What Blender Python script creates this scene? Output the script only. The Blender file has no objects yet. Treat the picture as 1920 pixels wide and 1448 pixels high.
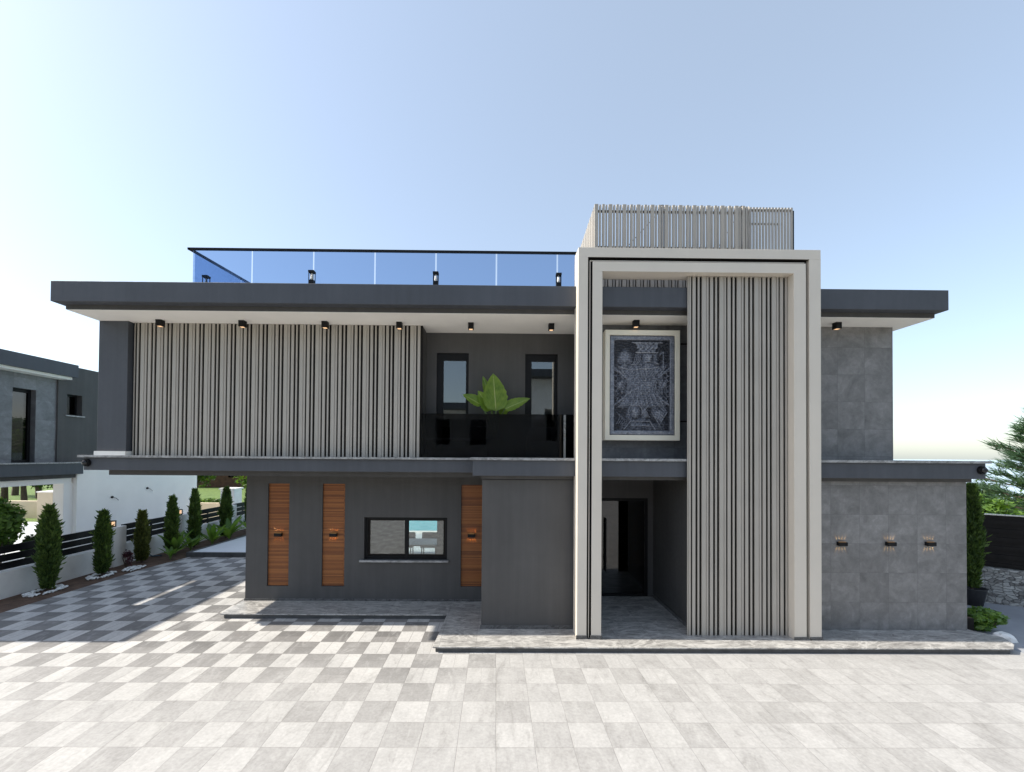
import bpy, bmesh, math, random
import numpy as np
from mathutils import Vector, Matrix, Quaternion

# ------------------------------------------------------------------ camera, sky, sun, exposure
S = bpy.context.scene
COL = S.collection
R = math.radians
random.seed(7)

cam_d = bpy.data.cameras.new('camera')
cam = bpy.data.objects.new('camera', cam_d)
COL.objects.link(cam)
right = Vector((0.9999356, -0.0087449, 0.0072309))
up = Vector((-0.0073495, -0.0136155, 0.9998803))
fwd = Vector((0.0086454, 0.9998691, 0.0136789))
cam.matrix_world = Matrix(((right.x, up.x, -fwd.x, 0), (right.y, up.y, -fwd.y, 0), (right.z, up.z, -fwd.z, 3.3), (0, 0, 0, 1)))
cam_d.sensor_width = 36
cam_d.lens = 36 * 794.4 / 1920
cam_d.shift_x = 23.77 / 1920
cam_d.shift_y = 120.1 / 1920
cam_d.clip_start = 0.05
cam_d.clip_end = 6000
S.camera = cam

SUN_EL = 41.3
world = bpy.data.worlds.new('World')
S.world = world
world.use_nodes = True
wn = world.node_tree
wn.nodes.clear()
wo = wn.nodes.new('ShaderNodeOutputWorld')
bg = wn.nodes.new('ShaderNodeBackground')
sky = wn.nodes.new('ShaderNodeTexSky')
sky.sky_type = 'NISHITA'
sky.sun_disc = False
sky.sun_elevation = R(SUN_EL)
sky.sun_rotation = R(-89.5)
sky.altitude = 30
sky.air_density = 1.0
sky.dust_density = 1.3
sky.ozone_density = 1.2
bg.inputs['Strength'].default_value = 0.15
hz_ = wn.nodes.new('ShaderNodeMix'); hz_.data_type = 'RGBA'       # thin summer haze whitening the whole sky
hz_.inputs[0].default_value = .46
hz_.inputs[7].default_value = (1.95, 2.16, 2.25, 1)
wn.links.new(sky.outputs[0], hz_.inputs[6])
wn.links.new(hz_.outputs[2], bg.inputs[0])
wn.links.new(bg.outputs[0], wo.inputs[0])

sun_d = bpy.data.lights.new('sun', 'SUN')
sun_d.energy = 3.5
sun_d.angle = R(0.5)
sun_d.color = (1.0, 0.935, 0.825)
sun = bpy.data.objects.new('sun', sun_d)
COL.objects.link(sun)
sd = Vector((-math.cos(R(SUN_EL)) * math.cos(R(0.5)), math.cos(R(SUN_EL)) * math.sin(R(0.5)), math.sin(R(SUN_EL))))
sun.rotation_euler = sd.to_track_quat('Z', 'Y').to_euler()
sun.location = (-20, 5, 20)

S.view_settings.view_transform = 'Standard'
S.view_settings.look = 'None'
S.view_settings.exposure = 1.12
S.view_settings.gamma = 1.0
S.cycles.max_bounces = 10
S.cycles.diffuse_bounces = 5
S.cycles.glossy_bounces = 5
S.cycles.transparent_max_bounces = 16
S.cycles.use_denoising = True
S.cycles.sample_clamp_indirect = 8

# ------------------------------------------------------------------ helpers
class MB:
    """collects shapes in world space, builds ONE mesh object"""
    def __init__(s):
        s.v = []; s.f = []
    def quad(s, *p):
        n = len(s.v); s.v += [tuple(q) for q in p]; s.f.append(tuple(range(n, n + len(p)))); return s
    def box(s, x0, x1, y0, y1, z0, z1):
        n = len(s.v)
        s.v += [(x0,y0,z0),(x1,y0,z0),(x1,y1,z0),(x0,y1,z0),(x0,y0,z1),(x1,y0,z1),(x1,y1,z1),(x0,y1,z1)]
        for q in ((3,2,1,0),(4,5,6,7),(0,1,5,4),(1,2,6,5),(2,3,7,6),(3,0,4,7)):
            s.f.append(tuple(n + i for i in q))
        return s
    def prism(s, poly, z0, z1):
        n = len(s.v); k = len(poly)
        s.v += [(x, y, z0) for x, y in poly] + [(x, y, z1) for x, y in poly]
        s.f.append(tuple(n + i for i in reversed(range(k)))); s.f.append(tuple(n + k + i for i in range(k)))
        for i in range(k):
            j = (i + 1) % k
            s.f.append((n + i, n + j, n + k + j, n + k + i))
        return s
    def obox(s, p0, p1, t, z0, z1, z2=None, z3=None):
        """wall between two ground points, thickness t, bottom z0, top z1 (z2,z3: bottom/top at the far end)"""
        if z2 is None: z2, z3 = z0, z1
        d = Vector((p1[0] - p0[0], p1[1] - p0[1])); d.normalize(); nx, ny = -d.y * t / 2, d.x * t / 2
        n = len(s.v)
        s.v += [(p0[0]-nx,p0[1]-ny,z0),(p1[0]-nx,p1[1]-ny,z2),(p1[0]+nx,p1[1]+ny,z2),(p0[0]+nx,p0[1]+ny,z0),
                (p0[0]-nx,p0[1]-ny,z1),(p1[0]-nx,p1[1]-ny,z3),(p1[0]+nx,p1[1]+ny,z3),(p0[0]+nx,p0[1]+ny,z1)]
        for q in ((3,2,1,0),(4,5,6,7),(0,1,5,4),(1,2,6,5),(2,3,7,6),(3,0,4,7)):
            s.f.append(tuple(n + i for i in q))
        return s
    def tube(s, pts, radii, k=8, cap=True):
        n0 = len(s.v); pts = [Vector(p) for p in pts]
        for i, p in enumerate(pts):
            a = pts[max(i - 1, 0)]; b = pts[min(i + 1, len(pts) - 1)]
            d = (b - a).normalized()
            u = d.cross(Vector((0, 0, 1)) if abs(d.z) < .9 else Vector((1, 0, 0))).normalized(); w = d.cross(u)
            r = radii[i] if isinstance(radii, (list, tuple)) else radii
            for j in range(k):
                t = 2 * math.pi * j / k
                s.v.append(tuple(p + u * (r * math.cos(t)) + w * (r * math.sin(t))))
        for i in range(len(pts) - 1):
            for j in range(k):
                a = n0 + i * k + j; b = n0 + i * k + (j + 1) % k
                s.f.append((a, b, b + k, a + k))
        if cap:
            s.f.append(tuple(n0 + j for j in reversed(range(k))))
            s.f.append(tuple(n0 + (len(pts) - 1) * k + j for j in range(k)))
        return s
    def lathe(s, cx, cy, prof, k=20):
        """prof: list of (r, z)"""
        n0 = len(s.v)
        for r, z in prof:
            for j in range(k):
                t = 2 * math.pi * j / k
                s.v.append((cx + r * math.cos(t), cy + r * math.sin(t), z))
        for i in range(len(prof) - 1):
            for j in range(k):
                a = n0 + i * k + j; b = n0 + i * k + (j + 1) % k
                s.f.append((a, b, b + k, a + k))
        s.f.append(tuple(n0 + j for j in reversed(range(k))))
        s.f.append(tuple(n0 + (len(prof) - 1) * k + j for j in range(k)))
        return s
    def holes(s, x0, x1, z0, z1, y0, y1, hs):
        """wall slab with rectangular openings hs = [(hx0,hx1,hz0,hz1)]"""
        xs = sorted({x0, x1, *[h[0] for h in hs], *[h[1] for h in hs]}); xs = [x for x in xs if x0 <= x <= x1]
        zs = sorted({z0, z1, *[h[2] for h in hs], *[h[3] for h in hs]}); zs = [z for z in zs if z0 <= z <= z1]
        nx, nz = len(xs) - 1, len(zs) - 1
        def solid(i, j):
            if i < 0 or j < 0 or i >= nx or j >= nz: return False
            cx, cz = (xs[i] + xs[i+1]) / 2, (zs[j] + zs[j+1]) / 2
            return not any(h[0] < cx < h[1] and h[2] < cz < h[3] for h in hs)
        for i in range(nx):
            for j in range(nz):
                if not solid(i, j): continue
                a, b, c, d = xs[i], xs[i+1], zs[j], zs[j+1]
                s.quad((a,y0,c),(b,y0,c),(b,y0,d),(a,y0,d)); s.quad((b,y1,c),(a,y1,c),(a,y1,d),(b,y1,d))
                if not solid(i-1, j): s.quad((a,y1,c),(a,y0,c),(a,y0,d),(a,y1,d))
                if not solid(i+1, j): s.quad((b,y0,c),(b,y1,c),(b,y1,d),(b,y0,d))
                if not solid(i, j-1): s.quad((a,y1,c),(b,y1,c),(b,y0,c),(a,y0,c))
                if not solid(i, j+1): s.quad((a,y0,d),(b,y0,d),(b,y1,d),(a,y1,d))
        return s
    def mesh(s, name, mat, off=(0, 0, 0), smooth=False, merge=True):
        me = bpy.data.meshes.new(name)
        me.from_pydata([(x - off[0], y - off[1], z - off[2]) for x, y, z in s.v], [], s.f)
        if merge:
            bm = bmesh.new(); bm.from_mesh(me)
            bmesh.ops.remove_doubles(bm, verts=bm.verts, dist=1e-5)
            bm.to_mesh(me); bm.free()
        me.materials.append(mat)
        if smooth:
            me.polygons.foreach_set('use_smooth', [True] * len(me.polygons))
        me.update()
        return me
    def build(s, name, mat, parent=None, bevel=0, smooth=False, merge=True, loc=None):
        off = (0, 0, 0)
        if parent is not None:
            o_ = parent; off = Vector((0, 0, 0))
            while o_ is not None: off = off + o_.location; o_ = o_.parent
        if loc is not None: off = loc
        me = s.mesh(name, mat, off, smooth, merge)
        o = bpy.data.objects.new(name, me); COL.objects.link(o)
        if parent is not None: o.parent = parent
        if loc is not None: o.location = loc
        if bevel:
            m = o.modifiers.new('edge', 'BEVEL'); m.width = bevel; m.segments = 2; m.limit_method = 'ANGLE'; m.angle_limit = R(40)
        return o

def tag(o, label=None, cat=None, group=None, kind=None):
    if label: o['label'] = label
    if cat: o['category'] = cat
    if group: o['group'] = group
    if kind: o['kind'] = kind
    return o
def empty(name, loc, label, cat, group=None, rz=0):
    o = bpy.data.objects.new(name, None); COL.objects.link(o)
    o.location = loc; o.rotation_euler = (0, 0, rz); o.empty_display_size = .2
    return tag(o, label, cat, group)
def copy_tree(o, parent=None):
    c = o.copy(); COL.objects.link(c)
    if parent is not None: c.parent = parent
    for ch in list(o.children): copy_tree(ch, c)
    return c

# ------------------------------------------------------------------ materials
class NT:
    def __init__(s, name):
        s.m = bpy.data.materials.new(name); s.m.use_nodes = True; s.t = s.m.node_tree; s.t.nodes.clear()
        s.out = s.t.nodes.new('ShaderNodeOutputMaterial')
    def n(s, typ, **kw):
        o = s.t.nodes.new(typ)
        for k, v in kw.items():
            if k == 'i':
                for a, b in v.items(): s.set(o, a, b)
            else: setattr(o, k, v)
        return o
    def set(s, o, a, b):
        if isinstance(b, bpy.types.NodeSocket): s.t.links.new(b, o.inputs[a])
        else: o.inputs[a].default_value = b
    def math(s, op, a, b=None, c=None):
        o = s.n('ShaderNodeMath', operation=op)
        for i, v in enumerate((a, b, c)):
            if v is not None: s.set(o, i, v)
        return o.outputs[0]
    def mix(s, f, a, b, blend='MIX'):
        o = s.n('ShaderNodeMix', data_type='RGBA', blend_type=blend)
        s.set(o, 0, f); s.set(o, 6, a); s.set(o, 7, b); return o.outputs[2]
    def noise(s, vec, scale, detail=4, rough=.5, dist=0):
        o = s.n('ShaderNodeTexNoise', i={'Scale': scale, 'Detail': detail, 'Roughness': rough, 'Distortion': dist})
        if vec is not None: s.set(o, 'Vector', vec)
        return o.outputs[0]
    def ramp(s, f, stops):
        o = s.n('ShaderNodeValToRGB'); e = o.color_ramp.elements
        while len(e) < len(stops): e.new(.5)
        for k, (p, c) in zip(e, stops): k.position = p; k.color = c if len(c) == 4 else (*c, 1)
        s.set(o, 0, f); return o.outputs[0]
    def mapr(s, v, a, b, c, d):
        o = s.n('ShaderNodeMapRange', i={0: v, 1: a, 2: b, 3: c, 4: d}); return o.outputs[0]
    def pos(s): return s.n('ShaderNodeNewGeometry').outputs['Position']
    def scale(s, v, xyz):
        o = s.n('ShaderNodeVectorMath', operation='MULTIPLY', i={0: v, 1: xyz}); return o.outputs[0]
    def bump(s, h, strength=.2, dist=.01):
        return s.n('ShaderNodeBump', i={'Height': h, 'Strength': strength, 'Distance': dist}).outputs[0]
    def pbr(s, col, rough=.6, normal=None, metal=0, spec=.5, **kw):
        p = s.n('ShaderNodeBsdfPrincipled')
        s.set(p, 'Base Color', col if isinstance(col, bpy.types.NodeSocket) else (*col, 1))
        s.set(p, 'Roughness', rough); s.set(p, 'Metallic', metal); s.set(p, 'Specular IOR Level', spec)
        if normal is not None: s.set(p, 'Normal', normal)
        for k, v in kw.items(): s.set(p, k, v)
        s.t.links.new(p.outputs[0], s.out.inputs[0]); return s.m

def plain(name, col, rough=.6, var=.12, scale=3, bump=.0, metal=0, spec=.5, bscale=120):
    t = NT(name); p = t.pos()
    f = t.noise(p, scale, 5, .55)
    a = tuple(c * (1 - var) for c in col); b = tuple(min(1, c * (1 + var)) for c in col)
    c = t.ramp(f, [(.3, a), (.7, b)])
    nrm = t.bump(t.noise(p, bscale, 3, .6), bump, .004) if bump else None
    rr = t.mapr(t.noise(p, scale * 3, 3), .3, .7, max(0, rough - .08), min(1, rough + .08))
    return t.pbr(c, rr, nrm, metal, spec)

def render_wall(name, col, rough, spec):
    t = NT(name); p = t.pos()
    n1 = t.noise(p, 1.1, 6, .6); n2 = t.noise(t.scale(p, (4.5, 4.5, .22)), 1.6, 6, .62); n3 = t.noise(p, 14, 4, .6)
    f = t.math('ADD', t.math('MULTIPLY', n1, .45), t.math('ADD', t.math('MULTIPLY', n2, .40), t.math('MULTIPLY', n3, .15)))
    c = t.ramp(f, [(.30, tuple(x * .80 for x in col)), (.5, col), (.70, tuple(x * 1.22 for x in col))])
    b = t.math('ADD', t.math('MULTIPLY', t.noise(p, 150, 4, .65), .5), t.math('MULTIPLY', t.noise(p, 9, 3, .5), .9))
    return t.pbr(c, t.mapr(n3, .3, .7, rough - .1, rough + .08), t.bump(b, .28, .006), 0, spec)
M = {}
M['plaster'] = render_wall('anthracite_plaster', (.080, .077, .0755), .72, .35)
M['plaster_skylit'] = render_wall('anthracite_sky_tint', (.066, .071, .083), .62, .45)  # anthracite with bluish sky light put into its colour
M['slat'] = plain('taupe_slat_paint', (.40, .367, .322), .5, .05, 2.0, .05)
M['portal'] = plain('beige_portal_paint', (.64, .58, .50), .5, .035, 1.2, .08)
M['white'] = plain('white_plaster', (.90, .865, .81), .75, .04, 1.5, .12)
M['fence_white'] = plain('weathered_white_render', (.80, .79, .77), .8, .10, 2.2, .25)
M['black_metal'] = plain('black_powder_coat', (.010, .010, .011), .5, .1, 5, spec=.18)
M['black_matt'] = plain('black_matt_board', (.014, .012, .011), .65, .2, 5, spec=.15)
M['steel'] = plain('brushed_steel', (.55, .55, .55), .3, .05, 8, metal=1)
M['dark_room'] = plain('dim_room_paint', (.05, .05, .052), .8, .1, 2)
M['grey_room'] = plain('grey_room_paint', (.10, .10, .105), .8, .1, 2)
M['cream'] = plain('cream_lacquer', (.86, .80, .66), .4, .04, 3)
M['soil'] = plain('brown_soil', (.105, .062, .040), .95, .4, 5, 1.0, bscale=45)
M['bark'] = plain('tree_bark', (.10, .07, .05), .9, .3, 9, .8, bscale=40)
M['pebble'] = plain('white_pebble_stone', (.78, .78, .76), .6, .06, 9)
M['concrete'] = plain('pale_concrete', (.29, .30, .32), .8, .15, 1.1, .3)
M['terrace_tile'] = plain('pale_terrace_stone', (.62, .64, .66), .5, .06, 1.3, .1)
M['cream_wall'] = plain('cream_house_render', (.60, .50, .36), .8, .1, 1)
M['brown_wall'] = plain('brown_timber_wall', (.10, .045, .025), .8, .3, 3)
M['terracotta'] = plain('terracotta_pot', (.03, .03, .032), .6, .2, 4)
M['sofa'] = plain('grey_fabric', (.10, .10, .105), .9, .12, 8, .4)

def marble(name, base, vein, rough, sc=1.0, amt=.5):
    t = NT(name); p = t.pos()
    st = t.scale(p, (.55, 1.6, 1.0))
    n1 = t.noise(st, 2.2 * sc, 8, .62, 1.2)
    n2 = t.noise(st, 9 * sc, 9, .7, .8)
    v1 = t.math('SUBTRACT', 1, t.math('MULTIPLY', t.math('ABSOLUTE', t.math('SUBTRACT', n1, .5)), 16))
    v2 = t.math('SUBTRACT', 1, t.math('MULTIPLY', t.math('ABSOLUTE', t.math('SUBTRACT', n2, .5)), 13))
    v = t.math('MAXIMUM', t.math('MAXIMUM', v1, 0), t.math('MULTIPLY', t.math('MAXIMUM', v2, 0), .6))
    mot = t.ramp(t.noise(p, 5 * sc, 6, .65), [(.3, tuple(c * .7 for c in base)), (.7, tuple(c * 1.3 for c in base))])
    # slab joints every 0.6 m in x
    sx = t.n('ShaderNodeSeparateXYZ', i={0: p}).outputs[0]
    j = t.math('LESS_THAN', t.math('ABSOLUTE', t.math('SUBTRACT', t.math('FRACT', t.math('DIVIDE', sx, .62)), .5)), .004)
    c = t.mix(t.math('MULTIPLY', v, amt), mot, (*vein, 1))
    c = t.mix(t.math('MULTIPLY', j, .6), c, (.04, .04, .04, 1))
    return t.pbr(c, t.mapr(n2, .3, .7, rough - .06, rough + .1), t.bump(n2, .1, .003))
M['marble'] = marble('grey_veined_marble', (.205, .196, .185), (.72, .70, .66), .36, 1.0, .62)
M['marble_cap'] = marble('polished_marble_coping', (.20, .20, .20), (.6, .6, .6), .25, 1.6, .5)
M['skirting'] = marble('dark_marble_skirting', (.05, .048, .047), (.3, .3, .3), .3, 2.2, .4)
M['riser'] = plain('dark_stone_riser', (.075, .075, .075), .7, .25, 6, .3)

def stone_tiles(name, axis_h, origin, size, base, rot=None):
    """large stone-look wall tiles, thin joints, each tile its own tone"""
    t = NT(name); p = t.pos(); sep = t.n('ShaderNodeSeparateXYZ', i={0: p}).outputs
    u = t.math('DIVIDE', t.math('SUBTRACT', sep[axis_h], origin[0]), size)
    w = t.math('DIVIDE', t.math('SUBTRACT', sep[2], origin[1]), size)
    fu, fw = t.math('FRACT', u), t.math('FRACT', w)
    cell = t.n('ShaderNodeCombineXYZ', i={0: t.math('FLOOR', u), 1: t.math('FLOOR', w), 2: 3.3}).outputs[0]
    rnd = t.n('ShaderNodeTexWhiteNoise', noise_dimensions='3D', i={'Vector': cell})
    off = t.n('ShaderNodeVectorMath', operation='ADD', i={0: p, 1: t.scale(rnd.outputs['Color'], (9, 9, 9))}).outputs[0]
    n1 = t.noise(off, 2.6, 9, .66, .6); n2 = t.noise(off, 11, 6, .7, .4); n3 = t.noise(off, 60, 4, .6)
    mot = t.math('ADD', t.math('MULTIPLY', n1, .62), t.math('ADD', t.math('MULTIPLY', n2, .28), t.math('MULTIPLY', n3, .10)))
    c = t.ramp(mot, [(.34, tuple(b * .60 for b in base)), (.47, tuple(b * .90 for b in base)), (.56, tuple(b * 1.12 for b in base)), (.68, tuple(b * 1.6 for b in base))])
    g = t.mapr(rnd.outputs['Value'], 0, 1, .92, 1.08)
    c = t.mix(1, c, t.n('ShaderNodeCombineColor', i={0: g, 1: g, 2: g}).outputs[0], 'MULTIPLY')
    e = t.math('MINIMUM', t.math('MINIMUM', fu, t.math('SUBTRACT', 1, fu)), t.math('MINIMUM', fw, t.math('SUBTRACT', 1, fw)))
    j = t.math('LESS_THAN', e, .005)
    c = t.mix(t.math('MULTIPLY', j, .45), c, (.05, .05, .05, 1))
    nrm = t.bump(t.math('SUBTRACT', t.math('MULTIPLY', mot, .6), j), .25, .004)
    return t.pbr(c, .55, nrm)
M['stone'] = stone_tiles('grey_stone_wall_tile', 0, (5.74, .07), .545, (.198, .191, .186))
M['stone_dark'] = stone_tiles('slate_wall_tile', 0, (5.74, .21), .545, (.12, .122, .13))
M['stone_nb'] = stone_tiles('grey_stone_tile_next_door', 1, (.3, .1), .6, (.17, .172, .18))

def wood():
    t = NT('oiled_timber_strips'); p = t.pos(); sep = t.n('ShaderNodeSeparateXYZ', i={0: p}).outputs
    w = t.math('DIVIDE', sep[2], .026); f = t.math('FRACT', w)
    cell = t.n('ShaderNodeCombineXYZ', i={0: t.math('FLOOR', w), 1: t.math('FLOOR', t.math('MULTIPLY', sep[0], .9)), 2: 0}).outputs[0]
    rnd = t.n('ShaderNodeTexWhiteNoise', noise_dimensions='3D', i={'Vector': cell}).outputs['Value']
    gr = t.noise(t.scale(p, (6, 6, 90)), 1.5, 6, .6)
    c = t.ramp(t.math('ADD', t.math('MULTIPLY', rnd, .55), t.math('MULTIPLY', gr, .45)),
               [(.1, (.12, .034, .008)), (.5, (.27, .085, .018)), (.9, (.40, .150, .036))])
    gap = t.math('LESS_THAN', f, .13)
    c = t.mix(gap, c, (.035, .012, .006, 1))
    return t.pbr(c, .45, t.bump(t.math('SUBTRACT', t.math('MULTIPLY', gr, .2), gap), .6, .006))
M['wood'] = wood()

def glass(name, tint, ior=1.5, dirt=0.0, boost=1.0):
    t = NT(name)
    fr = t.n('ShaderNodeFresnel', i={'IOR': ior}).outputs[0]
    if boost != 1: fr = t.math('MINIMUM', t.math('MULTIPLY', fr, boost), 1)
    g = t.n('ShaderNodeBsdfGlossy', i={'Color': (1, 1, 1, 1), 'Roughness': .0})
    tr = t.n('ShaderNodeBsdfTransparent', i={'Color': (*tint, 1)})
    m = t.n('ShaderNodeMixShader'); t.set(m, 0, fr); t.t.links.new(tr.outputs[0], m.inputs[1]); t.t.links.new(g.outputs[0], m.inputs[2])
    t.t.links.new(m.outputs[0], t.out.inputs[0]); return t.m
M['glass_win'] = glass('window_glass', (.62, .68, .68), 2.05)
M['glass_dark'] = glass('dark_tinted_glass', (.26, .26, .27), 1.45, boost=.35)
M['glass_blue'] = glass('blue_tinted_glass', (.635, .72, .835), 1.25, boost=.4)
M['glass_door'] = glass('smoked_door_glass', (.22, .22, .225), 1.65)

def emit(name, col, st):
    t = NT(name); e = t.n('ShaderNodeEmission', i={0: (*col, 1), 1: st}); t.t.links.new(e.outputs[0], t.out.inputs[0]); return t.m
M['warm'] = emit('warm_lamp_glow', (1, .55, .2), .28)
M['warm_soft'] = emit('soft_lamp_glow', (1, .62, .34), .55)

def paving():
    t = NT('two_tone_block_paving'); p = t.pos(); sep = t.n('ShaderNodeSeparateXYZ', i={0: p}).outputs
    # slight hand-laid wobble
    wob = t.math('MULTIPLY', t.math('SUBTRACT', t.noise(p, .9, 2), .5), .02)
    u = t.math('DIVIDE', t.math('ADD', t.math('SUBTRACT', sep[0], -3.064), wob), .442)
    w = t.math('DIVIDE', t.math('ADD', t.math('SUBTRACT', sep[1], 7.09), wob), .45)
    iu, iw = t.math('FLOOR', u), t.math('FLOOR', w); fu, fw = t.math('FRACT', u), t.math('FRACT', w)
    par = t.math('ABSOLUTE', t.math('SUBTRACT', t.math('FLOORED_MODULO', t.math('ADD', iu, iw), 2), 0))   # 0 = light
    # half-brick index: light tiles split along y, dark along x
    h = t.n('ShaderNodeMix', data_type='FLOAT'); t.set(h, 0, par); t.set(h, 2, t.math('GREATER_THAN', fu, .5)); t.set(h, 3, t.math('GREATER_THAN', fw, .5))
    half = h.outputs[0]
    cell = t.n('ShaderNodeCombineXYZ', i={0: iu, 1: iw, 2: half}).outputs[0]
    rnd = t.n('ShaderNodeTexWhiteNoise', noise_dimensions='3D', i={'Vector': cell}).outputs['Value']
    rndT = t.n('ShaderNodeTexWhiteNoise', noise_dimensions='2D', i={'Vector': cell}).outputs['Value']
    off = t.n('ShaderNodeVectorMath', operation='ADD', i={0: p, 1: t.scale(cell, (3.1, 1.7, 5.3))}).outputs[0]
    n1 = t.noise(off, 3.2, 8, .65, .4); n2 = t.noise(off, 26, 6, .65); n3 = t.noise(p, 140, 3, .6)
    # joints
    e1 = t.math('MINIMUM', t.math('MINIMUM', fu, t.math('SUBTRACT', 1, fu)), t.math('MINIMUM', fw, t.math('SUBTRACT', 1, fw)))
    mid_l = t.math('ABSOLUTE', t.math('SUBTRACT', fu, .5)); mid_d = t.math('ABSOLUTE', t.math('SUBTRACT', fw, .5))
    em = t.n('ShaderNodeMix', data_type='FLOAT'); t.set(em, 0, par); t.set(em, 2, mid_l); t.set(em, 3, mid_d)
    soft = t.mapr(sep[1], 4.2, 7.2, .02, 0)          # the half joints fill up with sand towards the gate
    edge = t.math('MINIMUM', e1, t.math('ADD', em.outputs[0], soft))
    jn = t.mapr(edge, .004, .013, 1, 0)
    # how much of the two-tone pattern survives: fades towards the front and the right
    d = t.math('SUBTRACT', t.math('MULTIPLY', t.math('MAXIMUM', t.math('ADD', sep[0], .8), 0), .9), sep[1])
    d = t.math('ADD', d, t.math('MULTIPLY', t.math('SUBTRACT', t.noise(p, .55, 4, .6), .5), 2.2))
    keep = t.math('MULTIPLY', t.mapr(d, -7.7, -5.6, 1.0, .22), t.mapr(t.math('ADD', sep[0], t.math('MULTIPLY', t.noise(p, .7, 3), 2)), -.4, 2.6, 1.0, .42))
    tone_l = t.ramp(t.math('ADD', t.math('MULTIPLY', n1, .55), t.math('MULTIPLY', rnd, .45)), [(.2, (.43, .42, .405)), (.8, (.56, .545, .52))])
    tone_d = t.ramp(t.math('ADD', t.math('MULTIPLY', n1, .5), t.math('MULTIPLY', rnd, .5)), [(.2, (.140, .135, .130)), (.8, (.240, .230, .220))])
    tone_m = t.ramp(t.math('ADD', t.math('MULTIPLY', n1, .75), t.math('MULTIPLY', rndT, .25)), [(.25, (.325, .315, .302)), (.5, (.385, .375, .362)), (.75, (.445, .435, .42))])
    two = t.mix(par, tone_l, tone_d)
    c = t.mix(keep, tone_m, two)
    # long laid-stone streaks and a little dirt
    st = t.noise(t.scale(p, (1.2, .35, 1)), 2.6, 9, .68, 2.6)
    c = t.mix(t.mapr(st, .52, .72, 0, .4), c, (.53, .52, .50, 1))
    c = t.mix(t.mapr(st, .46, .30, 0, .42), c, (.17, .162, .15, 1))
    stn = t.noise(p, .8, 6, .7, .6)
    c = t.mix(t.mapr(stn, .56, .74, 0, .22), c, (.14, .13, .115, 1))
    g = t.mapr(n2, .25, .75, .84, 1.14)
    c = t.mix(1, c, t.n('ShaderNodeCombineColor', i={0: g, 1: g, 2: g}).outputs[0], 'MULTIPLY')
    c = t.mix(t.math('MULTIPLY', jn, t.mapr(keep, .13, 1, .30, .72)), c, (.12, .11, .10, 1))
    hgt = t.math('SUBTRACT', t.math('ADD', t.math('MULTIPLY', n2, .35), t.math('MULTIPLY', t.math('ADD', n3, st), .2)), jn)
    return t.pbr(c, .68, t.bump(hgt, .35, .006), spec=.4)
M['paving'] = paving()

def leaf(name, a, b, trans=.35, rough=.5):
    t = NT(name); geo = t.n('ShaderNodeNewGeometry')
    rp = geo.outputs['Random Per Island']
    f = t.math('ADD', t.math('MULTIPLY', rp, .6), t.math('MULTIPLY', t.noise(geo.outputs['Position'], 3.5, 3), .5))
    c = t.ramp(f, [(.2, a), (.85, b)])
    p = t.n('ShaderNodeBsdfPrincipled'); t.set(p, 'Base Color', c); t.set(p, 'Roughness', rough); t.set(p, 'Specular IOR Level', .35)
    tr = t.n('ShaderNodeBsdfTranslucent'); t.set(tr, 0, t.mix(1, c, (1.5, 1.5, .6, 1), 'MULTIPLY'))
    m = t.n('ShaderNodeMixShader', i={0: trans}); t.t.links.new(p.outputs[0], m.inputs[1]); t.t.links.new(tr.outputs[0], m.inputs[2])
    t.t.links.new(m.outputs[0], t.out.inputs[0]); return t.m
M['thuja'] = leaf('thuja_green', (.028, .064, .020), (.14, .21, .055))
M['thuja_pale'] = leaf('thuja_yellow_green', (.045, .062, .020), (.15, .17, .05))
M['leaf'] = leaf('garden_leaf', (.035, .085, .018), (.14, .24, .04))
M['leaf_dark'] = leaf('dark_garden_leaf', (.018, .045, .014), (.07, .12, .03))
M['tropic'] = leaf('tropical_leaf', (.06, .14, .03), (.20, .32, .07), .4, .35)
M['pine'] = leaf('pine_needle', (.028, .065, .045), (.09, .16, .08), .25)
M['stem'] = plain('green_stem', (.14, .2, .06), .5, .2, 6)
M['purple'] = leaf('purple_leaf', (.05, .02, .03), (.14, .05, .07))

def alocasia():
    t = NT('big_leaf_green'); uv = t.n('ShaderNodeUVMap').outputs[0]; sp = t.n('ShaderNodeSeparateXYZ', i={0: uv}).outputs
    ac = t.math('ABSOLUTE', t.math('SUBTRACT', sp[0], .5))
    rib = t.math('LESS_THAN', ac, .016)
    sv = t.math('FRACT', t.math('SUBTRACT', t.math('MULTIPLY', sp[1], 9), t.math('MULTIPLY', ac, 9)))
    vein = t.math('LESS_THAN', sv, .09)
    c = t.ramp(t.noise(t.pos(), 7, 4), [(.3, (.13, .24, .03)), (.7, (.27, .40, .06))])
    c = t.mix(t.math('MULTIPLY', vein, .35), c, (.36, .46, .14, 1)); c = t.mix(rib, c, (.55, .62, .25, 1))
    p = t.n('ShaderNodeBsdfPrincipled'); t.set(p, 'Base Color', c); t.set(p, 'Roughness', .38)
    t.set(p, 'Normal', t.bump(sv, .3, .004))
    tr = t.n('ShaderNodeBsdfTranslucent'); t.set(tr, 0, t.mix(1, c, (1.5, 1.5, .6, 1), 'MULTIPLY'))
    m = t.n('ShaderNodeMixShader', i={0: .45}); t.t.links.new(p.outputs[0], m.inputs[1]); t.t.links.new(tr.outputs[0], m.inputs[2])
    t.t.links.new(m.outputs[0], t.out.inputs[0]); return t.m
M['alocasia'] = alocasia()

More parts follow.
